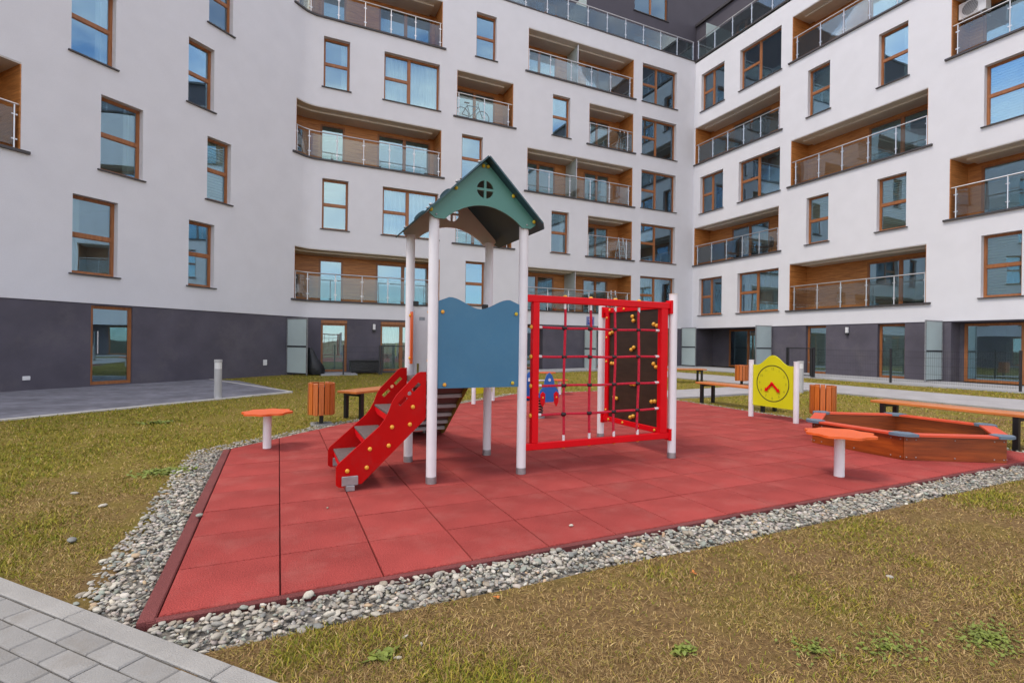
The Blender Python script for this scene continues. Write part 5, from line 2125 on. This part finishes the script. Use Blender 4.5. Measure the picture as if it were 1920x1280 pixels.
def blades(x, y, d, length, width, lean, cols, curl=0.35):
    n = len(x)
    z = land_np(x, y)
    a = rng.uniform(0, 2 * math.pi, n)
    dx, dy = np.cos(a), np.sin(a)
    hx, hz_ = np.sin(lean), np.cos(lean)
    b = rng.uniform(0, 2 * math.pi, n)
    wx, wy = np.cos(b) * width / 2, np.sin(b) * width / 2
    P = np.stack([x, y, z], -1)
    D1 = np.stack([dx * hx, dy * hx, hz_], -1) * (length * 0.55)[:, None]
    l2 = np.clip(lean + curl * rng.random(n) * 1.6, 0, 1.62)
    D2 = np.stack([dx * np.sin(l2), dy * np.sin(l2), np.cos(l2)], -1) * (length * 0.45)[:, None]
    Wv = np.stack([wx, wy, np.zeros(n)], -1)
    V = np.stack([P - Wv, P + Wv, P + D1 + Wv * 0.75, P + D1 - Wv * 0.75, P + D1 + D2], 1)
    o = (np.arange(n) * 5)[:, None]
    T = np.concatenate([o + np.array([[0, 1, 2]]), o + np.array([[0, 2, 3]]), o + np.array([[3, 2, 4]])], 0)
    C = np.repeat(cols[:, None, :], 5, 1)
    return V.reshape(-1, 3), T, C.reshape(-1, 3)


green = np.array([(0.185, 0.195, 0.016), (0.235, 0.225, 0.020), (0.30, 0.260, 0.028), (0.145, 0.180, 0.014), (0.35, 0.275, 0.040)])
dry = np.array([(0.42, 0.280, 0.112), (0.33, 0.210, 0.082), (0.48, 0.348, 0.160), (0.27, 0.162, 0.064), (0.41, 0.302, 0.090)])
parts = []
# living grass, in tufts
x, y, d = scatter(105000, 1.1, 26.0)
g = greenness(x, y)
k = rng.random(len(x)) < 0.16 + 0.84 * g
x, y, d, g = x[k], y[k], d[k], g[k]
rep = 5
n = len(x) * rep
xx = np.repeat(x, rep) + rng.normal(0, 1, n) * np.repeat(0.010 + 0.0045 * d, rep)
yy = np.repeat(y, rep) + rng.normal(0, 1, n) * np.repeat(0.010 + 0.0045 * d, rep)
dd = np.repeat(d, rep); gg = np.repeat(g, rep)
k = lawn_mask(xx, yy)
xx, yy, dd, gg = xx[k], yy[k], dd[k], gg[k]
n = len(xx)
w = (0.0020 + 0.0010 * dd) * rng.uniform(0.7, 1.3, n)
ln = rng.uniform(0.014, 0.046, n) * (0.6 + 0.6 * gg)
mixc = np.where((rng.random(n) < 0.16 + 0.74 * gg)[:, None], green[rng.integers(0, 5, n)], dry[rng.integers(0, 5, n)])
parts.append(blades(xx, yy, dd, ln, w, rng.uniform(0.35, 1.15, n), mixc * rng.uniform(0.8, 1.25, (n, 1))))
# matted straw lying on the soil
x, y, d = scatter(150000, 1.1, 16.0)
g = greenness(x, y)
k = rng.random(len(x)) < (1.0 - 0.55 * g) * np.clip(0.62 + 0.9 * wave(x, y, 41, 3.2) + 0.5 * wave(x, y, 42, 11.0), 0.15, 1)
x, y, d = x[k], y[k], d[k]
n = len(x)
w = (0.0012 + 0.0007 * d) * rng.uniform(0.7, 1.3, n)
parts.append(blades(x, y, d, rng.uniform(0.015, 0.055, n), w, rng.uniform(1.15, 1.52, n), dry[rng.integers(0, 5, n)] * rng.uniform(0.7, 1.35, (n, 1)), 0.12))
# a finer near layer: short dry and olive blades standing in the thatch
x, y, d = scatter(75000, 1.1, 6.0)
g = greenness(x, y)
bare = wave(x, y, 51, 2.4) + 0.6 * wave(x, y, 52, 8.0)
k = bare > -0.20
x, y, d, g = x[k], y[k], d[k], g[k]
rep = 3
n = len(x) * rep
xx = np.repeat(x, rep) + rng.normal(0, 0.012, n); yy = np.repeat(y, rep) + rng.normal(0, 0.012, n)
dd = np.repeat(d, rep); gg = np.repeat(g, rep)
k = lawn_mask(xx, yy)
xx, yy, dd, gg = xx[k], yy[k], dd[k], gg[k]
n = len(xx)
mixc = np.where((rng.random(n) < 0.15 + 0.6 * gg)[:, None], green[rng.integers(0, 5, n)] * 0.9, dry[rng.integers(0, 5, n)] * 0.85)
parts.append(blades(xx, yy, dd, rng.uniform(0.012, 0.034, n), (0.0012 + 0.0007 * dd) * rng.uniform(0.7, 1.3, n),
                    rng.uniform(0.5, 1.4, n), mixc * rng.uniform(0.65, 1.3, (n, 1))))
vo = 0
VV, TT, CC = [], [], []
for v, t, c in parts:
    VV.append(v); TT.append(t + vo); CC.append(c); vo += len(v)
lawn = np_mesh('grass', np.concatenate(VV), np.concatenate(TT), 'grass_blade', np.concatenate(CC), False)
tag(lawn, 'dry patchy grass and straw of the lawns around the playground', 'grass', kind='stuff')


def weed(x, y, r, n, label, size=0.0095, name='weed_patch'):
    t = MB()
    for k in range(n):
        a = random.uniform(0, 6.283); q = min(1.5, abs(random.gauss(0, 0.62))) * r
        cx, cy = x + q * math.cos(a) * 1.3, y + q * math.sin(a) * 0.8
        cz = float(land_np(np.array(cx), np.array(cy))) + random.uniform(0.004, 0.022)
        s = size * random.uniform(0.6, 1.3)
        b = random.uniform(0, 6.283)
        tilt = random.uniform(-0.5, 0.5)
        e1 = Vector((math.cos(b), math.sin(b), tilt)) * s
        e2 = Vector((-math.sin(b), math.cos(b), random.uniform(-.4, .4))) * s * 0.55
        c = Vector((cx, cy, cz))
        t.add([c - e1, c - e1 * 0.2 + e2, c + e1 * 0.6 + e2 * 0.8, c + e1, c + e1 * 0.6 - e2 * 0.8, c - e1 * 0.2 - e2],
              [(0, 1, 2, 3), (0, 3, 4, 5)])
    o = t.build(name, 'leaf_green', recalc=False)
    return tag(o, label, 'weeds', 'low green weeds in the lawn', 'stuff')


weed(2.92, 1.16, 0.15, 560, 'broad patch of green clover-like weeds near the right edge of the front lawn')
weed(2.42, 1.30, 0.14, 240, 'loose patch of green weeds left of the broad clover patch')
weed(2.10, 1.42, 0.10, 130, 'thin scatter of small green leaves in the middle of the front lawn')
weed(1.58, 1.64, 0.035, 170, 'small round dark green tuft in the front lawn', 0.012)
weed(-1.0, 5.9, 0.17, 420, 'green weed patch beside the left gravel edge', 0.024)
weed(0.40, 2.10, 0.04, 30, 'little green sprig in the grass below the gravel corner', 0.022)
weed(-1.7, 9.4, 0.2, 160, 'green weed tuft on the left lawn before the slate paving', 0.03)

# single stones lying on the lawn and one on the rubber
for k, (x, y, s, lab) in enumerate(((-1.53, 5.35, 0.032, 'grey stone on the left lawn, farthest from the gravel'),
                                    (-1.22, 4.87, 0.036, 'rounded grey stone on the left lawn near the gravel'),
                                    (-1.19, 4.12, 0.045, 'long flat pale stone on the left lawn'),
                                    (0.46, 2.07, 0.020, 'small pale stone in the dry grass right of the kerb'),
                                    (0.52, 2.21, 0.018, 'tan pebble in the grass just below the gravel'),
                                    (0.57, 2.13, 0.016, 'grey pebble in the grass below the gravel'),
                                    (3.17, 1.70, 0.020, 'blue-grey stone in the middle of the right lawn'),
                                    (4.95, 2.48, 0.03, 'pale stone in the grass near the front gravel at right'))):
    z = float(land_np(np.array(x), np.array(y)))
    o = inst(shapes[k % 8], 'stone', (x, y, z + s * 0.35), None, rot=(0.1 * k, 0.05, 0.9 * k), scale=(s * 0.95, s * 0.55, s * 0.32))
    tag(o, lab, 'stone', 'loose stones on the lawn')
for k, (x, y, s, lab) in enumerate(((1.86, 3.01, 0.014, 'single pale pebble lying on the red tiles near the front edge'),
                                    (-0.50, 4.21, 0.022, 'pebble on the dark edge strip of the red surface'),
                                    (0.35, 4.05, 0.010, 'tiny pale pebble on the red tiles left of the stair foot'))):
    o = inst(shapes[(k + 3) % 8], 'stone', (x, y, 0.004 + s * 0.4), None, rot=(0, 0, 0.7 * k), scale=(s * 1.2, s * 0.8, s * 0.55))
    tag(o, lab, 'stone', 'loose stones on the rubber surface')
# fallen leaves
for k, (x, y, lab) in enumerate(((1.02, 2.36, 'brown fallen leaf at the lower gravel edge'), (2.15, 2.16, 'orange fallen leaf in the grass right of the gravel'))):
    z = float(land_np(np.array(x), np.array(y))) + 0.02
    lf = MB()
    for j in range(5):
        a = j * 1.256 + k
        c0 = Vector((x, y, z)); tip = Vector((x + 0.022 * math.cos(a), y + 0.022 * math.sin(a), z + random.uniform(-0.008, 0.015)))
        sd = Vector((-math.sin(a), math.cos(a), 0.2)) * 0.008
        m2 = (c0 + tip) / 2
        lf.add([c0, m2 + sd, tip, m2 - sd], [(0, 1, 2, 3)])
    tag(lf.build('fallen_leaf', 'leaf_orange', recalc=False), lab, 'leaf')

for o in bpy.data.objects:
    if '_o' in o:
        del o['_o']
